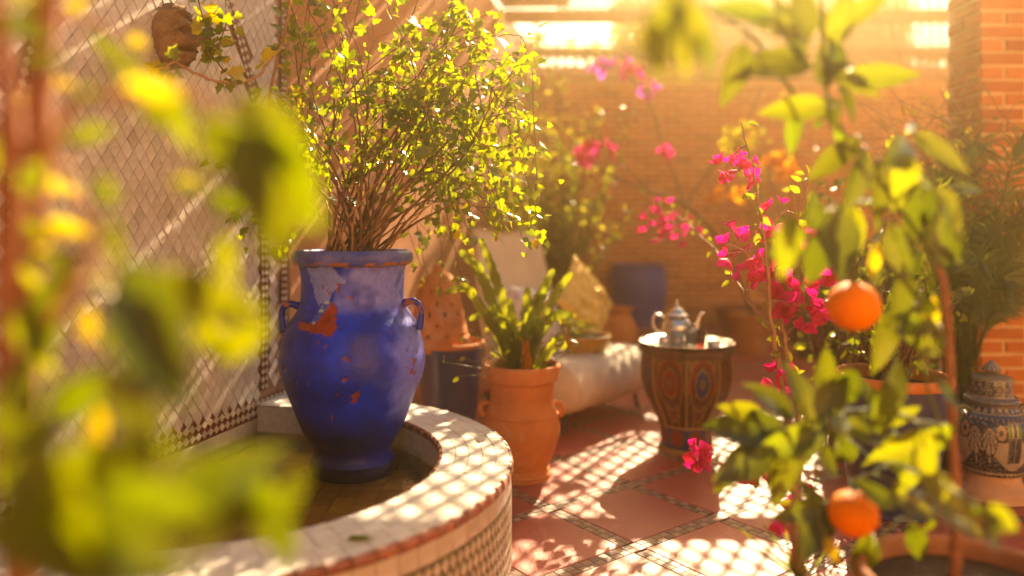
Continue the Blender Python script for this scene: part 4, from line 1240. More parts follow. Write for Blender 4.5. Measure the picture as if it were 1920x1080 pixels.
# ------------------------------------------------------------------ plants
TOCAM = V((0, -1, 0.1))
def wig(pts, amp, sub=5):
    c = curve(pts, sub)
    return [p + (rv(amp) if 0 < i < len(c) - 1 else V((0, 0, 0))) for i, p in enumerate(c)]
def taper(n, a, b): return [a + (b - a) * k / max(1, n - 1) for k in range(n)]
def leaf_normal(bias=0.7):
    return (TOCAM * bias + V((0.1, 0.3, 0.5)) * 0.5 + rv(1.0)).normalized()

def many_leaves(parent, specs, tm, mat, nparts, part='leaf', rest='foliage'):
    """specs: (base, dir, normal, size); the nearest nparts as objects, the rest as one stuff part"""
    specs.sort(key=lambda s_: s_[0].y - s_[3] * 4)
    me = shared(part, tm, mat)
    for (bs, d, nn, sz) in specs[:nparts]: link(part, me, parent, M4(bs, frame(d, nn), sz))
    if len(specs) > nparts:
        q = MB()
        for (bs, d, nn, sz) in specs[nparts:]: leaf_in(q, tm, bs, d, nn, sz)
        q.build(rest, mat, parent, True, 'stuff')

# --- ivy in the blue jar
ivy = thing('ivy_plant', 'bushy small leaved ivy growing out of the tall cobalt jar', 'plant', JC + V((0, 0, 1.02)))
specs, ylw = [], []
stems = MB()
targets = []
for k in range(66):
    px = rnd.uniform(470, 1000); py = rnd.uniform(-60, 330)
    if px > 880 and py < 60: py += 120
    if px > 850 and rnd.random() < .4: py = rnd.uniform(220, 440)
    targets.append((px, py))
targets += [(1015, 440), (985, 395), (1000, 330), (440, 410), (470, 440), (430, 300), (960, 100), (975, 140), (930, 60), (880, 40), (560, -10), (600, 20), (545, 300), (560, 250), (900, 300), (930, 350), (860, 420), (840, 455), (800, 470), (790, 500), (830, 520), (880, 500), (870, 540), (810, 550), (900, 460), (450, 395), (520, 425), (545, 440), (430, 420), (940, 420), (970, 300), (990, 250), (965, 210), (900, 330), (950, 380), (1005, 410), (930, 440), (870, 350), (820, 380), (980, 430), (910, 400), (850, 300)]
done_stems = []
for k_, (px, py) in enumerate(targets):
    Y = 2.8 + rnd.uniform(-0.28, 0.34)
    if px < 480: Y = max(Y, 2.75)
    e = P(px, py, Y)
    bx = JC + V((rnd.uniform(-.12, .12), rnd.uniform(-.12, .12), 1.0))
    fork = k_ > 20 and rnd.random() < 0.85
    if fork:                                                   # most shoots fork from an older branch
        bx = min((rnd.choice(s_)for s_ in [rnd.choice(done_stems)[8:18] for _ in range(5)]), key=lambda p: (p - e).length)
    mid = bx.lerp(e, 0.5) + V(((e.x - bx.x) * 0.10 + rnd.uniform(-.11, .11), rnd.uniform(-.06, .06), 0.04 + 0.1 * rnd.random()))
    if px > 770 and py > 440: Y = 3.25; e = P(px, py, Y)
    if py > 380: mid.z = max(bx.z, e.z) + 0.22
    c = wig([bx, bx.lerp(mid, 0.5) + rv(.035) + V((0, 0, 0.03)), mid + rv(.04), mid.lerp(e, 0.6) + rv(.03), e], 0.006, 6)
    stems.tube(c, taper(len(c), 0.0026 if fork else 0.006, 0.001), 5)
    if not fork: done_stems.append(c)
    nl = rnd.randint(17, 28)
    for q in range(nl):
        t = (0.12 if fork else 0.34) + (0.88 if fork else 0.66) * rnd.random() ** 0.8
        i = min(len(c) - 2, int(t * (len(c) - 1)))
        bs = c[i].lerp(c[i + 1], rnd.random())
        d = (rv(1) + (c[i + 1] - c[i]).normalized() * 0.5 + V((0, 0, -0.15))).normalized()
        off = rnd.uniform(0.008, 0.095)
        if off > 0.03 and rnd.random() < 0.5: stems.tube([bs, bs + d * off], 0.0009, 3, 0, False)
        (ylw if rnd.random() < 0.05 else specs).append((bs + d * off, (d + rv(.5)).normalized(), leaf_normal(), rnd.choice((.7, 1, 1, 1.3)) * rnd.uniform(0.018, 0.044)))
stems.build('stem', MT['bark'], ivy)
many_leaves(ivy, specs, IVY, MT['ivy'], 260)
many_leaves(ivy, ylw, IVY, MT['yellow_leaf'], 40, 'yellow_leaf', 'yellow_foliage')
# bundle of bare woody stems rising from the soil
b = MB()
for k in range(12):
    a = rnd.uniform(0, 6.28); r_ = rnd.uniform(0.02, 0.12)
    bs = JC + V((r_ * math.cos(a), r_ * math.sin(a), 1.02)); tp_ = bs + V((rnd.uniform(-.22, .28), rnd.uniform(-.12, .12), rnd.uniform(.12, .34)))
    c = wig([bs, bs.lerp(tp_, .5) + rv(.03), tp_], 0.006, 6); b.tube(c, taper(len(c), 0.006, 0.002), 5)
b.build('woody_stem', MT['tan_bark'], ivy)

# --- climbing vine across the wall, with ivy leaves near the mask
vine = thing('climbing_vine', 'thin woody vine looping across the tiled wall below the stone face', 'vine', WP(-0.1, 0))
c = wig([WP(-0.06, 0.42, 0.03), WP(-0.08, 1.0, 0.05), P(505, 330, 3.1), P(500, 250, 2.95), P(515, 125, 2.8), P(535, 60, 2.72), P(545, 0, 2.7), P(560, -90, 2.7)], 0.006, 6)
b = MB(); b.tube(c, 0.006, 6); b.build('stem', MT['tan_bark'], vine)
c2 = wig([P(530, 80, 2.74), P(490, 135, 2.6), P(450, 155, 2.5), P(405, 152, 2.45), P(360, 135, 2.4), P(325, 118, 2.35), P(295, 140, 2.3)], 0.004, 6)
b = MB(); b.tube(c2, taper(len(c2), 0.006, 0.0035), 6); b.build('stem', MT['tan_bark'], vine)
c3 = wig([P(450, 155, 2.5), P(400, 110, 2.52), P(395, 70, 2.55), P(380, 30, 2.55), P(365, -20, 2.55)], 0.004, 5)
c4 = wig([P(395, 110, 2.52), P(420, 60, 2.55), P(425, 10, 2.6)], 0.004, 5)
b = MB(); b.tube(c3, 0.0025, 5); b.tube(c4, 0.0025, 5); b.build('twig', MT['bark'], vine)
specs, ylw = [], []
for (cc, n_) in ((c3, 46), (c4, 22), (c2[-8:], 6), (c[16:], 26)):
    for q in range(n_):
        i = rnd.randrange(len(cc) - 1); bs = cc[i].lerp(cc[i + 1], rnd.random()); d = rv(1).normalized()
        (ylw if rnd.random() < 0.25 else specs).append((bs + d * rnd.uniform(.01, .04), d, leaf_normal(), rnd.uniform(.03, .055)))
for (px, py, sz) in ((455, 140, .07), (510, 95, .06), (490, 125, .05), (310, 135, .07)): ylw.append((P(px, py, 2.5), rv(1).normalized(), leaf_normal(2), sz))
many_leaves(vine, specs, IVY, MT['ivy'], 120)
many_leaves(vine, ylw, IVY, MT['yellow_leaf'], 60, 'yellow_leaf')

# --- strap plant in the terracotta pot
sp = thing('strap_plant', 'toothed strap leaved succulent growing in the waisted terracotta pot', 'plant', TC + V((0, 0, 0.47)))
def strap(pts, w_, mat, parent, tooth=0.25, name='strap_leaf'):
    c = curve(pts, 7); n_ = len(c); vs_, fs = [], []
    side = None
    for i, p in enumerate(c):
        t = (c[min(i + 1, n_ - 1)] - c[max(0, i - 1)]).normalized()
        s_ = t.cross(V((0, -1, 0.25))).normalized()
        if side and s_.dot(side) < 0: s_ = -s_
        side = s_
        nn = t.cross(s_)
        f = i / (n_ - 1)
        ww = w_ * (0.35 + 0.65 * math.sin(math.pi * min(1, 0.15 + f * 0.85)) ** 0.6) * (1 if i % 3 else 1 - tooth)
        vs_ += [p - s_ * ww, p + nn * ww * 0.3, p + s_ * ww]
    for i in range(n_ - 1):
        for k in (0, 1): fs.append((i * 3 + k, i * 3 + k + 1, i * 3 + k + 4, i * 3 + k + 3))
    b = MB(); b.add(vs_, fs); return b.build(name, mat, parent)
tips = [((835, 548), (880, 545), 3.35), ((862, 470), (905, 520), 3.4), ((900, 448), (935, 540), 3.55), ((1038, 505), (1010, 570), 3.4), ((1072, 510), (1020, 590), 3.5), ((1075, 590), (1030, 600), 3.35),
        ((925, 600), (945, 610), 3.3), ((1020, 600), (1000, 620), 3.3), ((955, 560), (962, 610), 3.4), ((880, 600), (920, 590), 3.5), ((990, 540), (985, 600), 3.6), ((1060, 655), (1045, 640), 3.3), ((890, 500), (920, 560), 3.6), ((1015, 545), (995, 590), 3.45)]
for (tx, ty), (mx, my), Y in tips:
    bs = TC + V((rnd.uniform(-.07, .07), rnd.uniform(-.07, .07), 0.47))
    strap([bs, bs.lerp(P(mx, my, (Y + 3.46) / 2), 0.6), P(mx, my, (Y + 3.46) / 2), P((mx + tx) / 2, (my + ty) / 2 - 5, Y), P(tx, ty, Y)], rnd.uniform(0.020, 0.030), MT['strap'], sp)
specs = []
for k in range(70):
    p = TC + V((rnd.gauss(0, .11), rnd.gauss(0, .1), rnd.uniform(.50, .74))); d = rv(1).normalized()
    specs.append((p, d, leaf_normal(), rnd.uniform(.03, .055)))
st_ = MB()
for s_ in specs:
    st_.tube(wig([TC + V((rnd.uniform(-.06, .06), rnd.uniform(-.06, .06), .47)), (TC + V((0, 0, .47))).lerp(s_[0], .5) + rv(.02), s_[0]], .002, 3), .0016, 4)
st_.build('stem', MT['green_stem'], sp)
many_leaves(sp, specs, SMALL, MT['shrub'], 70)
for k in range(3):
    bs = TC + V((rnd.uniform(-.05, .05), -.04, .46)); strap([bs, bs + V((.01, -.01, .1)), bs + V((rnd.uniform(-.03, .05), -.02, .2))], .012, MT['orange_bract'], sp, 0, 'dry_leaf')

# --- sprigs in the yellow bowl
spr = thing('sprig_plant', 'few green sprigs sprouting from the yellow bowl on the lounge chair', 'plant', BCn + V((0, 0, .09)))
b = MB(); specs = []
for k in range(16):
    a = rnd.uniform(0, 6.28); bs = BCn + V((.08 * math.cos(a), .08 * math.sin(a), .085)); e = bs + V((rnd.uniform(-.08, .1), rnd.uniform(-.08, .04), rnd.uniform(.05, .16)))
    b.tube(curve([bs, bs.lerp(e, .5) + V((0, 0, .02)), e], 3), .002, 4)
    for q in range(3): specs.append((bs.lerp(e, .5 + .5 * rnd.random()), rv(1).normalized(), leaf_normal(), rnd.uniform(.03, .05)))
b.build('stem', MT['green_stem'], spr); many_leaves(spr, specs, SMALL, MT['shrub'], 60)

# --- bougainvilleas
def more(cl_, f): return [(p, int(n * f + .5), sp_ * 1.45, m) for p, n, sp_, m in cl_]
def bougain(name, label, loc, stems_, clusters, mat_st, fsize, leaves=60, violet=0.0):
    t = thing(name, label, 'plant', loc)
    allp = []
    for pts, r0, r1 in stems_:
        c = wig(pts, 0.006, 6); allp += c
        b = MB(); b.tube(c, taper(len(c), r0, r1), 7)
        for k in range(len(c) // 3):
            i = rnd.randrange(1, len(c) - 1); d = rv(1); d.y *= .4; d.normalize()
            b.tube([c[i], c[i] + d * rnd.uniform(.012, .03)], [0.0022, 0.0004], 4)
        b.build('stem', mat_st, t)
    tw_ = MB()
    for (p, n_, spread, mt) in clusters:
        q = min(allp, key=lambda a: (a - p).length)
        cc = wig([q, q.lerp(p, .5) + V((0, 0, .015)), p], 0.004, 4)
        tw_.tube(cc, taper(len(cc), 0.003, 0.0012), 5)
        for k in range(n_):
            o = rv(spread); d = (o.normalized() + rv(.4)).normalized()
            bs = p + o
            tw_.tube([p, bs], 0.0010, 4, 0, False)
            x = d.orthogonal()
            link('flower', shared('flower', BRACT, MT[mt]), t, M4(bs, frame((x + rv(.3)), d + V((0, -.5, .1))), fsize * rnd.uniform(.8, 1.2)))
    tw_.build('twig', mat_st, t, True, 'stuff')
    specs = []
    for k in range(leaves):
        q = rnd.choice(allp[len(allp) // 4:]); d = rv(1).normalized()
        specs.append((q + d * .02, d, leaf_normal(), rnd.uniform(.03, .05)))
    many_leaves(t, specs, SMALL, MT['shrub'], 80)
    return t
B0 = V((0.80, 2.08, 0.09))
YB = 2.45
main = [([B0, P(1492, 1000, 2.1), P(1483, 860, 2.2), P(1468, 720, 2.4), P(1450, 620, YB), P(1440, 520, YB), P(1430, 430, YB), P(1415, 330, 2.5), P(1390, 230, 2.6)], 0.014, 0.0018),
        ([B0 + V((.03, .02, 0)), P(1500, 960, 2.12), P(1498, 800, 2.25), P(1480, 690, 2.4), P(1465, 600, 2.5), P(1455, 500, 2.5), P(1490, 420, 2.5), P(1520, 330, 2.5)], 0.010, 0.004),
        ([P(1483, 860, 2.2), P(1430, 880, 2.35), P(1380, 872, 2.5), P(1345, 868, 2.6), P(1300, 845, 2.65)], 0.003, 0.0012),
        ([P(1450, 620, YB), P(1400, 560, 2.6), P(1350, 480, 3.2), P(1290, 420, 3.9), P(1240, 380, 4.3)], 0.006, 0.003)]
cl = [(P(1460, 405, 2.6), 5, .035, 'bract'), (P(1455, 490, 2.5), 5, .04, 'bract'), (P(1395, 470, 2.55), 6, .05, 'bract'), (P(1405, 515, 2.6), 4, .03, 'bract'), (P(1515, 475, 2.5), 8, .05, 'bract'),
      (P(1455, 535, 2.5), 5, .035, 'bract'), (P(1470, 575, 2.5), 4, .03, 'bract'), (P(1510, 580, 2.4), 7, .035, 'bract'), (P(1525, 605, 2.4), 6, .03, 'bract'), (P(1465, 705, 2.45), 5, .035, 'bract'),
      (P(1515, 545, 2.5), 3, .02, 'bract'), (P(1320, 842, 2.6), 4, .022, 'bract'), (P(1305, 860, 2.6), 4, .02, 'bract'), (P(1430, 868, 2.4), 6, .035, 'bract'), (P(1410, 885, 2.4), 4, .025, 'bract'), (P(1500, 945, 2.3), 4, .04, 'bract'),
      (P(1385, 320, 2.7), 8, .045, 'bract'), (P(1360, 315, 2.7), 4, .03, 'bract'), (P(1245, 415, 4.2), 11, .09, 'bract'), (P(1275, 435, 4.1), 7, .07, 'bract'), (P(1560, 520, 2.6), 3, .03, 'bract'), (P(1215, 410, 4.3), 6, .05, 'bract'), (P(1375, 455, 2.8), 4, .05, 'bract'), (P(1480, 985, 2.2), 3, .03, 'bract')]
bougain('bougainvillea', 'magenta flowering bougainvillea with thorny stems between table and orange tree', B0, main, more(cl, 1.35), MT['tan_bark'], 0.031, 110)
B1 = V((2.25, 7.0, 0.31))
main = [([B1, P(1400, 560, 6.96), P(1345, 450, 6.48), P(1285, 385, 6.00), P(1220, 360, 5.76), P(1140, 325, 5.52), P(1100, 295, 5.40)], 0.022, 0.008),
        ([P(1285, 385, 6.00), P(1265, 330, 5.88), P(1240, 270, 5.76), P(1215, 190, 5.64), P(1170, 135, 5.52), P(1120, 125, 5.52)], 0.010, 0.004),
        ([P(1285, 385, 6.00), P(1330, 320, 6.12), P(1390, 250, 6.24), P(1430, 160, 6.24)], 0.012, 0.005),
        ([P(1220, 360, 5.76), P(1160, 300, 5.64), P(1110, 240, 5.40)], 0.006, 0.003)]
cl = [(P(1130, 130, 5.52), 5, .06, 'violet_bract'), (P(1165, 122, 5.52), 5, .05, 'violet_bract'), (P(1185, 140, 5.52), 3, .04, 'bract'), (P(1218, 162, 5.64), 4, .05, 'violet_bract'), (P(1105, 285, 5.40), 6, .06, 'bract'), (P(1250, 285, 5.76), 3, .04, 'bract'), (P(1135, 288, 5.52), 3, .04, 'bract'),
      (P(930, 140, 3.0), 0, .02, 'violet_bract'), (P(1390, 255, 6.24), 9, .12, 'yellow_leaf'), (P(1370, 275, 6.24), 7, .10, 'yellow_leaf'), (P(1460, 310, 6.00), 8, .10, 'orange_bract'), (P(1480, 325, 5.88), 5, .08, 'orange_bract'), (P(1335, 360, 6.24), 3, .05, 'orange_bract'), (P(1385, 370, 6.00), 3, .05, 'orange_bract')]
cl = [c_ for c_ in cl if c_[1]]
bougain('bougainvillea', 'farther bougainvillea with violet pink flowers arching before the back wall', B1, main, cl, MT['bark'], 0.066, 24)

# --- pale shrub behind the lounge chair, and loose shrubs along the back
def shrub(name, label, base, cx, cz, rx, rz, n_st, n_lf, size, mat='shrub', parts=60, dy=0.4, tm=SMALL, bark='bark'):
    t = thing(name, label, 'plant', V(base))
    b = MB(); specs = []
    for k in range(n_st):
        e = V((cx + rnd.gauss(0, rx * .55), base[1] + rnd.gauss(0, dy * .5), cz + rnd.gauss(0, rz * .5)))
        e.z = max(e.z, base[2] + .15)
        c = wig([V(base) + V((rnd.uniform(-.06, .06), rnd.uniform(-.06, .06), 0)), V(base).lerp(e, .5) + rv(.08) + V((0, 0, .08)), e], .01, 6)
        b.tube(c, taper(len(c), .009, .002), 5)
        for q in range(n_lf // n_st):
            i = rnd.randrange(len(c) // 4, len(c) - 1); d = rv(1).normalized()
            specs.append((c[i] + d * rnd.uniform(.01, .09), d, leaf_normal(), size * rnd.uniform(.6, 1.3)))
    b.build('stem', MT[bark], t); many_leaves(t, specs, tm, MT[mat], parts)
    return t
shrub('pale_shrub', 'hazy pale green shrub behind the lounge chair catching the light', (0.36, 5.75, .4), 0.36, 1.72, .50, .8, 44, 2400, .042, 'shrub', 60, .6)
seg = thing('jointed_succulent', 'tall upright succulent with bright jointed stems behind the lounge chair', 'plant', (0.62, 6.2, 0.0))
for (pts) in ([(1010, 560), (1060, 430), (1072, 335), (1040, 255)], [(1015, 560), (1030, 440), (1010, 380)], [(1020, 560), (1100, 450), (1150, 300)], [(1005, 560), (985, 450), (965, 400)], [(1018, 560), (1050, 420), (1120, 380)], [(1012, 560), (1000, 420), (1035, 360)]):
    q = [V((0.34, 6.2, 0.012))] + [P(x, y, 6.2) for x, y in pts]
    strap(q, .045, MT['strap'], seg, .55, 'jointed_stem')

shrub('far_tree', 'sunlit tree crown showing in the bright gap beside the brick pillar', (6.5, 12.0, -0.02), 6.42, 3.8, .42, .5, 40, 1300, .10, 'citrus_dark', 20, .6)
rvn = thing('sparkle_vine', 'added leafy vine breaking the bright roof gap above the back wall into sparkles', 'vine', (0.5, 8.7, 3.2))
b = MB(); specs = []  # this vine is added to break the bright sky gap into sparkles
for k in range(26):
    x = rnd.uniform(-.02, 1.5); a = V((max(x, wall_x(8.6) + .05), 8.68 + rnd.uniform(-.1, .1), 3.30)); e = a + V((rnd.uniform(-.3, .3), rnd.uniform(-.3, .1), rnd.uniform(-.28, .45)))
    e.x = max(e.x, wall_x(e.y) + .04)
    c = wig([a, a.lerp(e, .5) + rv(.06), e], .01, 5); b.tube(c, .004, 5)
    for q in range(13):
        i = rnd.randrange(1, len(c)); d = rv(1).normalized(); specs.append((c[i] + d * rnd.uniform(.0, .07), d, leaf_normal(), rnd.uniform(.05, .09)))
b.tube(wig([V((wall_x(8.68) + .05, 8.68, 3.30)), V((.8, 8.68, 3.31)), V((1.6, 8.68, 3.30))], .01, 8), .008, 6)
b.build('stem', MT['bark'], rvn); many_leaves(rvn, specs, SMALL, MT['shrub'], 60)
# --- undergrowth in the big blue planter
shrub('planter_shrub', 'tangle of twigs and small leaves growing in the large dark blue planter', (1.55, 3.05, .50), 1.55, .82, .26, .2, 40, 420, .04, 'ivy', 120, .2)
shrub('back_shrub', 'dark leafy bush in shade beyond the large blue planter', (2.5, 4.9, 0.012), 2.4, .75, .4, .4, 40, 2200, .07, 'citrus_dark', 40, .5)
shrub('dark_bush', 'dark dense bush filling the shade between planter and pillar', (2.0, 4.2, 0.012), 1.98, .90, .34, .42, 44, 2300, .055, 'citrus_dark', 30, .4)
shrub('tall_back_shrub', 'yellow green tall shrub before the back wall right of centre', (2.6, 6.6, 0.012), 2.2, 1.7, .5, .7, 26, 420, .055, 'shrub', 60, .5)
shrub('trailing_bush', 'small leafed bush trailing beside the orange tree above the planter', (1.62, 3.7, .012), 1.72, 1.15, .35, .3, 30, 420, .042, 'shrub', 80, .3)

# --- dry vine tangle on the pillar
dv = thing('dry_vine', 'tangle of dry brown vine twigs with few leaves against the brick pillar', 'vine', (2.35, 3.8, 0.012))
b = MB(); specs = []; ylw = []
b.tube(wig([V((2.38, 3.86, .012)), V((2.36, 3.84, .6)), V((2.33, 3.82, 1.0)), P(1790, 330, 3.8)], .01, 6), .012, 6)
for k in range(260):
    a = P(rnd.gauss(1780, 40), rnd.gauss(340, 55), 3.8 + rnd.uniform(-.12, .08)); e = a + V((rnd.gauss(-.08, .22), rnd.uniform(-.18, .05), rnd.gauss(.02, .16)))
    if e.y > 3.86: e.y = 3.84
    b.tube(wig([a, a.lerp(e, .5) + rv(.05), e], .008, 5), rnd.uniform(.0012, .0032), 4)
    if rnd.random() < .6:
        d = rv(1).normalized(); (ylw if rnd.random() < .3 else specs).append((e, d, leaf_normal(), rnd.uniform(.025, .05)))
for k in range(18):
    a = P(rnd.uniform(1640, 1800), rnd.uniform(200, 330), 3.8); e = a + V((rnd.uniform(-.25, .25), -.1, rnd.uniform(-.02, .2)))
    b.tube(wig([P(1775, 340, 3.8), a, e], .01, 6), .0018, 4)
    d = rv(1).normalized(); ylw.append((e, d, leaf_normal(), rnd.uniform(.03, .05)))
b.tube(wig([P(1843, 155, 3.75), P(1880, 215, 3.72), P(1918, 245, 3.7), P(1960, 260, 3.7)], .003, 5), .0035, 5)
b.tube(wig([P(1918, 245, 3.7), P(1895, 268, 3.7), P(1880, 285, 3.7)], .002, 4), .0025, 4)
b.tube(wig([P(1790, 330, 3.8), P(1830, 230, 3.76), P(1843, 155, 3.75)], .004, 5), .003, 5)
b.build('twig', MT['dry'], dv)
many_leaves(dv, specs, SMALL, MT['shrub'], 120); many_leaves(dv, ylw, SMALL, MT['yellow_leaf'], 60, 'yellow_leaf')

# --- palm
palm = thing('palm', 'slender leaved palm in the black pot against the brick pillar', 'palm', (2.14, 3.62, .38))
for k in range(34):
    bs = V((2.14 + rnd.uniform(-.07, .07), 3.60 + rnd.uniform(-.06, .06), .37))
    e = V((2.24 + rnd.gauss(0, .24), 3.52 + rnd.uniform(-.28, .18), rnd.uniform(.80, 1.58)))
    e.x = max(1.86, min(2.7, e.x))
    mid = bs.lerp(e, .55) + V((-(e.x - bs.x) * .22, 0, .10))
    dr = e + V(((e.x - bs.x) * .5, -.03, -.03))
    c = curve([bs, bs.lerp(mid, .6), mid, e, dr], 6)
    b = MB(); b.tube(c, taper(len(c), .0055, .0015), 5)
    n_ = len(c)
    for i in range(n_ // 3, n_ - 1):
        for sub in (0, .5):
            p = c[i].lerp(c[i + 1], sub); t = (c[i + 1] - c[i]).normalized()
            sd = t.cross(V((rnd.uniform(-.3, .3), -1, .3))).normalized()
            for sg in (-1, 1):
                L = rnd.uniform(.12, .20) * (1 - .35 * (i / n_)); w_ = .0062
                d0 = (t * .7 + sd * sg * .8 + V((0, 0, .15))).normalized(); d1 = (d0 + V((0, -.05, -.55))).normalized()
                q0, q1, q2 = p, p + d0 * L * .55, p + d0 * L * .55 + d1 * L * .45
                wv = d0.cross(V((.2, -1, .2))).normalized() * w_
                b.add([q0 - wv * .4, q0 + wv * .4, q1 + wv, q1 - wv, q2], [(0, 1, 2, 3), (3, 2, 4)])
    b.build('frond', MT['palm'], palm)

# --- orange tree in the foreground pot
YO = 1.62
tree = thing('orange_tree', 'small orange tree with glossy leaves in the wide terracotta pot', 'tree', (0.955, YO, .36))
def far(y): return y * (1.45 if y < .66 else 1.2 if y < .8 else 1.0)
def bp(l_, y0=YO): return [P(a[0], a[1], a[2] if len(a) > 2 else y0) for a in l_]
brs = [([(1790, 1085), (1792, 950), (1784, 800), (1780, 650), (1770, 540), (1752, 485), (1735, 455)], .0125, .0055, 'red_bark'),
       ([(1768, 500), (1730, 450), (1690, 395), (1645, 325), (1605, 275), (1565, 225), (1546, 150), (1541, 60), (1545, -40)], .0055, .0035, 'green_stem'),
       ([(1778, 650), (1730, 570), (1680, 500), (1640, 470), (1605, 480), (1600, 525)], .006, .003, 'green_stem'),
       ([(1782, 800), (1720, 790), (1650, 770), (1570, 770), (1480, 775, 1.7), (1390, 790, 1.75)], .006, .002, 'green_stem'),
       ([(1788, 900), (1740, 870), (1700, 860), (1650, 880), (1610, 900), (1600, 920)], .005, .003, 'green_stem'),
       ([(1785, 850), (1750, 760), (1730, 690), (1735, 620), (1715, 570)], .004, .002, 'green_stem'),
       ([(1680, 390), (1620, 380), (1560, 400), (1520, 450), (1490, 500)], .004, .002, 'green_stem'),
       ([(1730, 460), (1760, 380), (1780, 320), (1760, 270), (1720, 250)], .004, .002, 'green_stem'),
       ([(1560, 225), (1500, 190), (1450, 120), (1400, 60, 1.5), (1330, 20, 1.3), (1290, -20, 1.1)], .005, .003, 'green_stem'),
       ([(1570, 770), (1540, 850), (1530, 950), (1560, 1040)], .004, .002, 'green_stem'),
       ([(1788, 960), (1720, 960), (1660, 1000), (1640, 1060)], .004, .002, 'green_stem')]
allp = []
for i, (l_, r0, r1, mt) in enumerate(brs):
    c = wig(bp(l_), .003, 6); allp += c
    b = MB(); b.tube(c, taper(len(c), r0, r1), 9); b.build('trunk' if i == 0 else 'branch', MT[mt], tree)
# (centre px, centre py, pointing angle in the picture, length px, depth, material)
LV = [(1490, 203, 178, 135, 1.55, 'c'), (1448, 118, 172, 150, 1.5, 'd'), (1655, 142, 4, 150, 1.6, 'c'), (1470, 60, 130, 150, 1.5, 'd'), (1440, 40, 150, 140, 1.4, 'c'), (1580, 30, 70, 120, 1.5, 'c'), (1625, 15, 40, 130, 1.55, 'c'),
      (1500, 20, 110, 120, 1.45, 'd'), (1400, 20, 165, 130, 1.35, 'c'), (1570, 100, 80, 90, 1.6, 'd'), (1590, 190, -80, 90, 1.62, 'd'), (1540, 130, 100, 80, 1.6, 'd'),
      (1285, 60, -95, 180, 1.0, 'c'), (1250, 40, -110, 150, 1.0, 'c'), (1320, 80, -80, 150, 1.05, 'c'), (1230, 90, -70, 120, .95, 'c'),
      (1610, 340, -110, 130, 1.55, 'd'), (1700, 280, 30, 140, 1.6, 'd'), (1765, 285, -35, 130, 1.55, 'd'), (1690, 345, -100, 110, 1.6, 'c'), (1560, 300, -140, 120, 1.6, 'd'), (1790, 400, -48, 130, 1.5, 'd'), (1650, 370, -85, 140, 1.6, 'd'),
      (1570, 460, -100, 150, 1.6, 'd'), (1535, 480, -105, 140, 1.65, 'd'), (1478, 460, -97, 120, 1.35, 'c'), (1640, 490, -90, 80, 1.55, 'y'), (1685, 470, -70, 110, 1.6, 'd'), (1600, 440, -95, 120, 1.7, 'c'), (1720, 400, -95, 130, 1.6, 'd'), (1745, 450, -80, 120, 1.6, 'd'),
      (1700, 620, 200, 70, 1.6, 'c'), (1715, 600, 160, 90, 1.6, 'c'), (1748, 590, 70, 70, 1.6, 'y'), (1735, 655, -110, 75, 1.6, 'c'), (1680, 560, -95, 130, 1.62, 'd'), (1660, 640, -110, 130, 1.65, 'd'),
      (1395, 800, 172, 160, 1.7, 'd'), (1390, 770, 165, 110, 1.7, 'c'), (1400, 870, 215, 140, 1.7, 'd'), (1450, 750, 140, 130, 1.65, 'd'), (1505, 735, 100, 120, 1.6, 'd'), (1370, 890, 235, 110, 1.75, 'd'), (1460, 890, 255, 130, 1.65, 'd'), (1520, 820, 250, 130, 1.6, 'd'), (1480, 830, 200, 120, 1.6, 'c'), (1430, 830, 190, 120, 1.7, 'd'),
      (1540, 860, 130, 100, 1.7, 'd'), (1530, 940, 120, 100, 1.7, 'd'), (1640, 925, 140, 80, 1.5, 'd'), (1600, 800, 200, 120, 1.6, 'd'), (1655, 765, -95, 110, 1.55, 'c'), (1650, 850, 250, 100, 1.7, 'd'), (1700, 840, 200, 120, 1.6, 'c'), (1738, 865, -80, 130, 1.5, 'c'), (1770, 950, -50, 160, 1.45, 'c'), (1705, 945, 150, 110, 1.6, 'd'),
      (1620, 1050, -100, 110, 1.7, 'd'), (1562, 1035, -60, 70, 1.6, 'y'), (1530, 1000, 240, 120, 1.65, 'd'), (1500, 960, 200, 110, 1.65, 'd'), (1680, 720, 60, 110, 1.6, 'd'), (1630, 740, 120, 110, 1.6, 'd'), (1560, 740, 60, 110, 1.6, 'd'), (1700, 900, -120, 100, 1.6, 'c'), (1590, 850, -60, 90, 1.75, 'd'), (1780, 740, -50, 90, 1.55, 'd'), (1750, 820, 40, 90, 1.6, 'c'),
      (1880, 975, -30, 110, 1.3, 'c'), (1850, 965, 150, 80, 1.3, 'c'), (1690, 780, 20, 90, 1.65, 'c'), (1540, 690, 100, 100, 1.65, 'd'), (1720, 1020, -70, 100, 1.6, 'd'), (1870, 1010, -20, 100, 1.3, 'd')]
pet = MB()
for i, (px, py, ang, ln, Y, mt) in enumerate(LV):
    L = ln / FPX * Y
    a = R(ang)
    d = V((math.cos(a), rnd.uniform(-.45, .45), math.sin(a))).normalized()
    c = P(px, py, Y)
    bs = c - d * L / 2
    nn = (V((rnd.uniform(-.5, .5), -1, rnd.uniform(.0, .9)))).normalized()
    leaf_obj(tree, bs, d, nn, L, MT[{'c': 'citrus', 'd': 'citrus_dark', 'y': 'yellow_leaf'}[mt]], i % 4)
    q = min(allp, key=lambda s_: (s_ - bs).length)
    pet.tube(curve([q, q.lerp(bs, .5) + V((0, 0, .01)), bs, bs + d * L * .3], 3), .0022, 5)
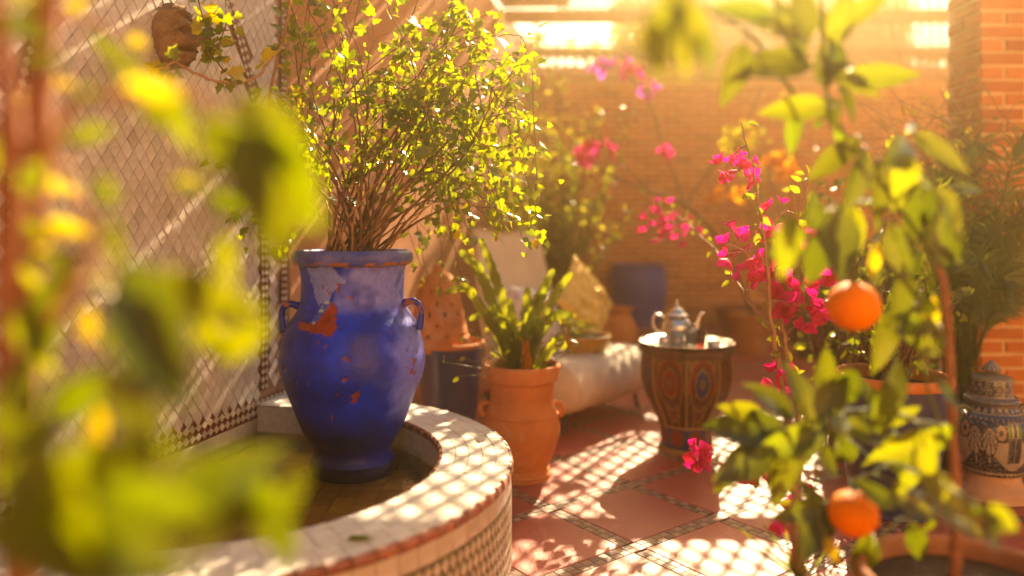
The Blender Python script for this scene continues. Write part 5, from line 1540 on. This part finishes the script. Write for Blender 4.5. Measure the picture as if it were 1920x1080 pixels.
for k in range(46):
    q = rnd.choice(allp[12:]); d = (rv(1) + V((0, 0, -.3))).normalized(); L = rnd.uniform(.06, .13)
    px, py = proj(q)
    tx_, ty_ = proj(q + d * (L + .02))
    if (tx_ > 1770 or px > 1790) and 600 < ty_ < 980 or 1180 < px < 1330 and py > 150 or abs(px - 1600) < 95 and (480 < py < 680 or 850 < py < 1070): continue
    leaf_obj(tree, q + d * .02, d, leaf_normal(1.2), L, MT['citrus_dark' if rnd.random() < .7 else 'citrus'], k % 4)
    pet.tube([q, q + d * (.02 + L * .3)], .0018, 5)
pet.build('petiole', MT['green_stem'], tree, True, 'stuff')
def orange(label, px, py, r, Y):
    c = P(px, py, Y)
    t = thing('orange', label, 'orange', c, 'oranges on the tree')
    b = MB(); prof = [(r * math.sin(math.pi * k / 24) * (1 - .02 * math.cos(2 * math.pi * k / 24)), -r * math.cos(math.pi * k / 24) * .97) for k in range(25)]
    b.lathe(prof, c, 40, 0, .012, px); b.build('peel', MT['orange'], t)
    b = MB(); b.tube([c + V((0, 0, r * .93)), c + V((0, 0, r * 1.02))], [.010, .004], 6); b.tube([c + V((0, 0, r * .98)), c + V((.004, 0, r * 1.2)), c + V((.003, 0, r * 1.45))], .0028, 6); b.build('stalk', MT['green_stem'], t)
    b = MB(); ca = [c + V((.013 * (1 if k % 2 else .5) * math.cos(k * math.pi / 5), .013 * (1 if k % 2 else .5) * math.sin(k * math.pi / 5), r * .965)) for k in range(10)]; b.add(ca + [c + V((0, 0, r * 1.0))], [(k, (k + 1) % 10, 10) for k in range(10)]); b.build('calyx', MT['green_stem'], t)
orange('upper of the two oranges, fully exposed and round', 1600, 574, .0555, 1.64)
orange('lower orange partly covered by a leaf', 1600, 962, .0500, 1.60)
fl = link('fallen_leaf', shared('fallen', CIT[2], MT['yellow_leaf']), None, M4(V((1.02, 1.475, .378)), frame(V((1, .15, .12)), V((.1, -.5, .9))), .12))
tag(fl, 'pale dry fallen leaf lying on the soil of the orange tree pot', 'leaf')

# --- grass blades near the bottom, beside the bougainvillea
gr = thing('grass_tuft', 'few thin grass blades at the bottom beside the bougainvillea stem', 'grass', P(1500, 1090, 2.02))
for (tx, ty, mx, my) in ((1385, 990, 1450, 1040), (1432, 985, 1465, 1030), (1470, 960, 1480, 1040), (1530, 990, 1510, 1050), (1560, 1010, 1530, 1060), (1420, 1030, 1470, 1065), (1500, 950, 1497, 1040)):
    strap([B0 + V((rnd.uniform(-.05, .05), -.05, -.005)), P(1500 + rnd.uniform(-12, 12), 1090, 2.03), P(mx, my, 2.03), P(tx, ty, 2.03)], .0035, MT['palm'], gr, 0, 'blade')

# --- foreground tree at the left, close to the camera
lt = thing('leafy_shrub', 'blurred yellow green leafy branches close by at the left edge', 'tree', (-0.66, .95, -.02))
brs = [([(38, 1600, .95), (40, 1080, .95), (45, 700, .95), (60, 400, .95), (75, 150, .95), (95, -60, .95)], .020, .016, 'red_bark'),
       ([(10, 900, .9), (15, 600, .9), (25, 350, .88), (5, 100, .86), (-20, -40, .85)], .014, .010, 'red_bark'),
       ([(75, 150, .95), (110, 40, 1.0), (180, 45, 1.05), (240, 70, 1.1)], .006, .003, 'tan_bark'),
       ([(60, 400, .95), (130, 200, .9), (220, 180, .8), (330, 160, .7), (420, 220, .6), (500, 300, .55), (535, 400, .52)], .008, .003, 'tan_bark'),
       ([(45, 700, .95), (120, 560, .85), (190, 520, .75), (260, 560, .65), (350, 520, .6), (440, 560, .58), (490, 600, .6)], .008, .003, 'tan_bark'),
       ([(40, 1080, .95), (120, 900, .8), (220, 880, .65), (330, 900, .6), (450, 930, .58), (500, 960, .58)], .008, .003, 'tan_bark'),
       ([(120, 560, .85), (180, 420, .85), (120, 350, .9), (100, 250, .9)], .005, .003, 'tan_bark'),
       ([(190, 520, .75), (170, 420, .95), (130, 300, 1.0)], .004, .003, 'tan_bark')]
allp = []
for i, (l_, r0, r1, mt) in enumerate(brs):
    c = wig(bp([(a[0], a[1], far(a[2])) for a in l_]), .003, 6); allp += c
    b = MB(); b.tube(c, taper(len(c), r0, r1), 9); b.build('trunk' if i < 2 else 'branch', MT[mt], lt)
LF = [(540, 330, -70, 220, .54, 'c'), (510, 250, -50, 190, .56, 'c'), (380, 960, 10, 240, .54, 'd'), (540, 930, 60, 120, .58, 'c'), (490, 340, -62, 240, .52, 'c'), (515, 400, -75, 190, .50, 'c'), (330, 215, -80, 140, .60, 'c'), (290, 190, 100, 110, .62, 'c'), (470, 300, -40, 240, .54, 'c'),
      (300, 620, -60, 300, .52, 'd'), (380, 560, -20, 220, .55, 'c'), (85, 580, 90, 200, .6, 'c'), (60, 640, -90, 160, .6, 'c'),
      (455, 930, -20, 230, .55, 'c'), (400, 900, 20, 260, .52, 'd'), (500, 985, -60, 130, .58, 'c'), (190, 880, 10, 240, .48, 'c'), (110, 960, -60, 300, .42, 'c'), (60, 1040, -40, 300, .40, 'c'), (280, 960, -30, 260, .46, 'c'), (180, 1040, -10, 300, .42, 'd'), (250, 760, 120, 180, .5, 'd'),
      (105, 155, 0, 60, 1.0, 'y'), (50, 185, 20, 70, 1.0, 'y'), (60, 210, -20, 60, .95, 'y'), (350, 345, 0, 60, .9, 'y'), (110, 350, -20, 70, 1.0, 'y'), (125, 430, -10, 80, .95, 'y'), (80, 440, 170, 70, .95, 'y'), (425, 385, -30, 80, .9, 'c'), (455, 575, 30, 80, .8, 'c'), (400, 640, -60, 110, .75, 'c'), (420, 480, -80, 100, .7, 'c'), (360, 350, 0, 60, .85, 'c'),
      (20, 45, 10, 110, .85, 'd'), (85, 15, 60, 40, 1.0, 'y'), (145, 10, 40, 50, 1.05, 'y'), (70, 75, 0, 60, .9, 'd'), (90, 115, 10, 80, .9, 'd'), (170, 250, 10, 70, .9, 'c'), (220, 105, 20, 60, .8, 'c'), (240, 130, -10, 60, .8, 'c'), (160, 175, 10, 60, .8, 'c'), (130, 260, -10, 50, .95, 'c'), (10, 370, 90, 60, .9, 'y'), (45, 360, 80, 60, .9, 'c'),
      (60, 430, -30, 60, .9, 'c'), (200, 360, -70, 70, .85, 'c'), (210, 450, -80, 80, .8, 'c'), (540, 1020, -90, 80, .7, 'c'), (650, 1015, 0, 60, 1.6, 'c'), (30, 760, 90, 180, .55, 'c'), (40, 870, 60, 200, .5, 'c'), (450, 640, 30, 120, .62, 'c'), (150, 740, 30, 200, .52, 'c'), (540, 430, -90, 90, .52, 'c')]
pet = MB()
for i, (px, py, ang, ln, Y, mt) in enumerate(LF):
    if Y > 1.5: continue
    Y = far(Y)
    L = ln / FPX * Y; a = R(ang)
    d = V((math.cos(a), rnd.uniform(-.35, .35), math.sin(a))).normalized(); c = P(px, py, Y); bs = c - d * L / 2
    nn = (V((rnd.uniform(-.4, .6), -1, rnd.uniform(-.2, .7)))).normalized()
    leaf_obj(lt, bs, d, nn, L * 1.05, MT[{'c': 'citrus_near', 'd': 'citrus_dark', 'y': 'yellow_leaf'}[mt]], (1, 3, 0, 1)[i % 4])
    q = min(allp, key=lambda s_: (s_ - bs).length)
    pet.tube(curve([q, q.lerp(bs, .5) + V((0, 0, .006)), bs, bs + d * L * .3], 3), .0016, 5)
for k in range(34):
    q = rnd.choice(allp[18:]); d = (rv(1) + V((0, 0, -.2))).normalized(); L = rnd.uniform(.03, .07)
    if proj(q)[1] > 780 and rnd.random() < .4: continue
    if proj(q + d * L)[0] > 500: continue
    leaf_obj(lt, q + d * .02, d, leaf_normal(1.2), L, MT['yellow_leaf' if rnd.random() < .35 else 'citrus'], k % 4)
    pet.tube([q, q + d * (.02 + L * .3)], .0014, 5)
pet.build('petiole', MT['green_stem'], lt, True, 'stuff')
for (px, py, ang, lab) in ((655, 1014, 10, 'small green leaf lying on the white basin rim at the front'), (1075, 1000, 0, None)):
    if lab is None: continue
    p = V(((px - CX) / FPX * 1.83, 1.80, RIMZ + .006))
    tag(link('fallen_leaf', shared('fallen_green', CIT[2], MT['citrus']), None, M4(p, frame(V((1, -.2, .08)), V((0, -.2, 1))), .07)), lab, 'leaf')

# ------------------------------------------------------------------ dusty air
hz = MB(); hz.box((1.5, 4.5, 2.3), (17.4, 25.4, 6.6))
hm = bpy.data.materials.new('dusty_air'); hm.use_nodes = True
n_, l_ = hm.node_tree.nodes, hm.node_tree.links
n_.remove(n_['Principled BSDF'])
pv = n_.new('ShaderNodeVolumePrincipled')
pv.inputs['Color'].default_value = (1.0, 0.78, 0.42, 1)
pv.inputs['Density'].default_value = 0.0175
pv.inputs['Anisotropy'].default_value = 0.91
l_.new(pv.outputs[0], n_['Material Output'].inputs['Volume'])
ho = hz.build('haze', hm, None, False); ho['kind'] = 'stuff'
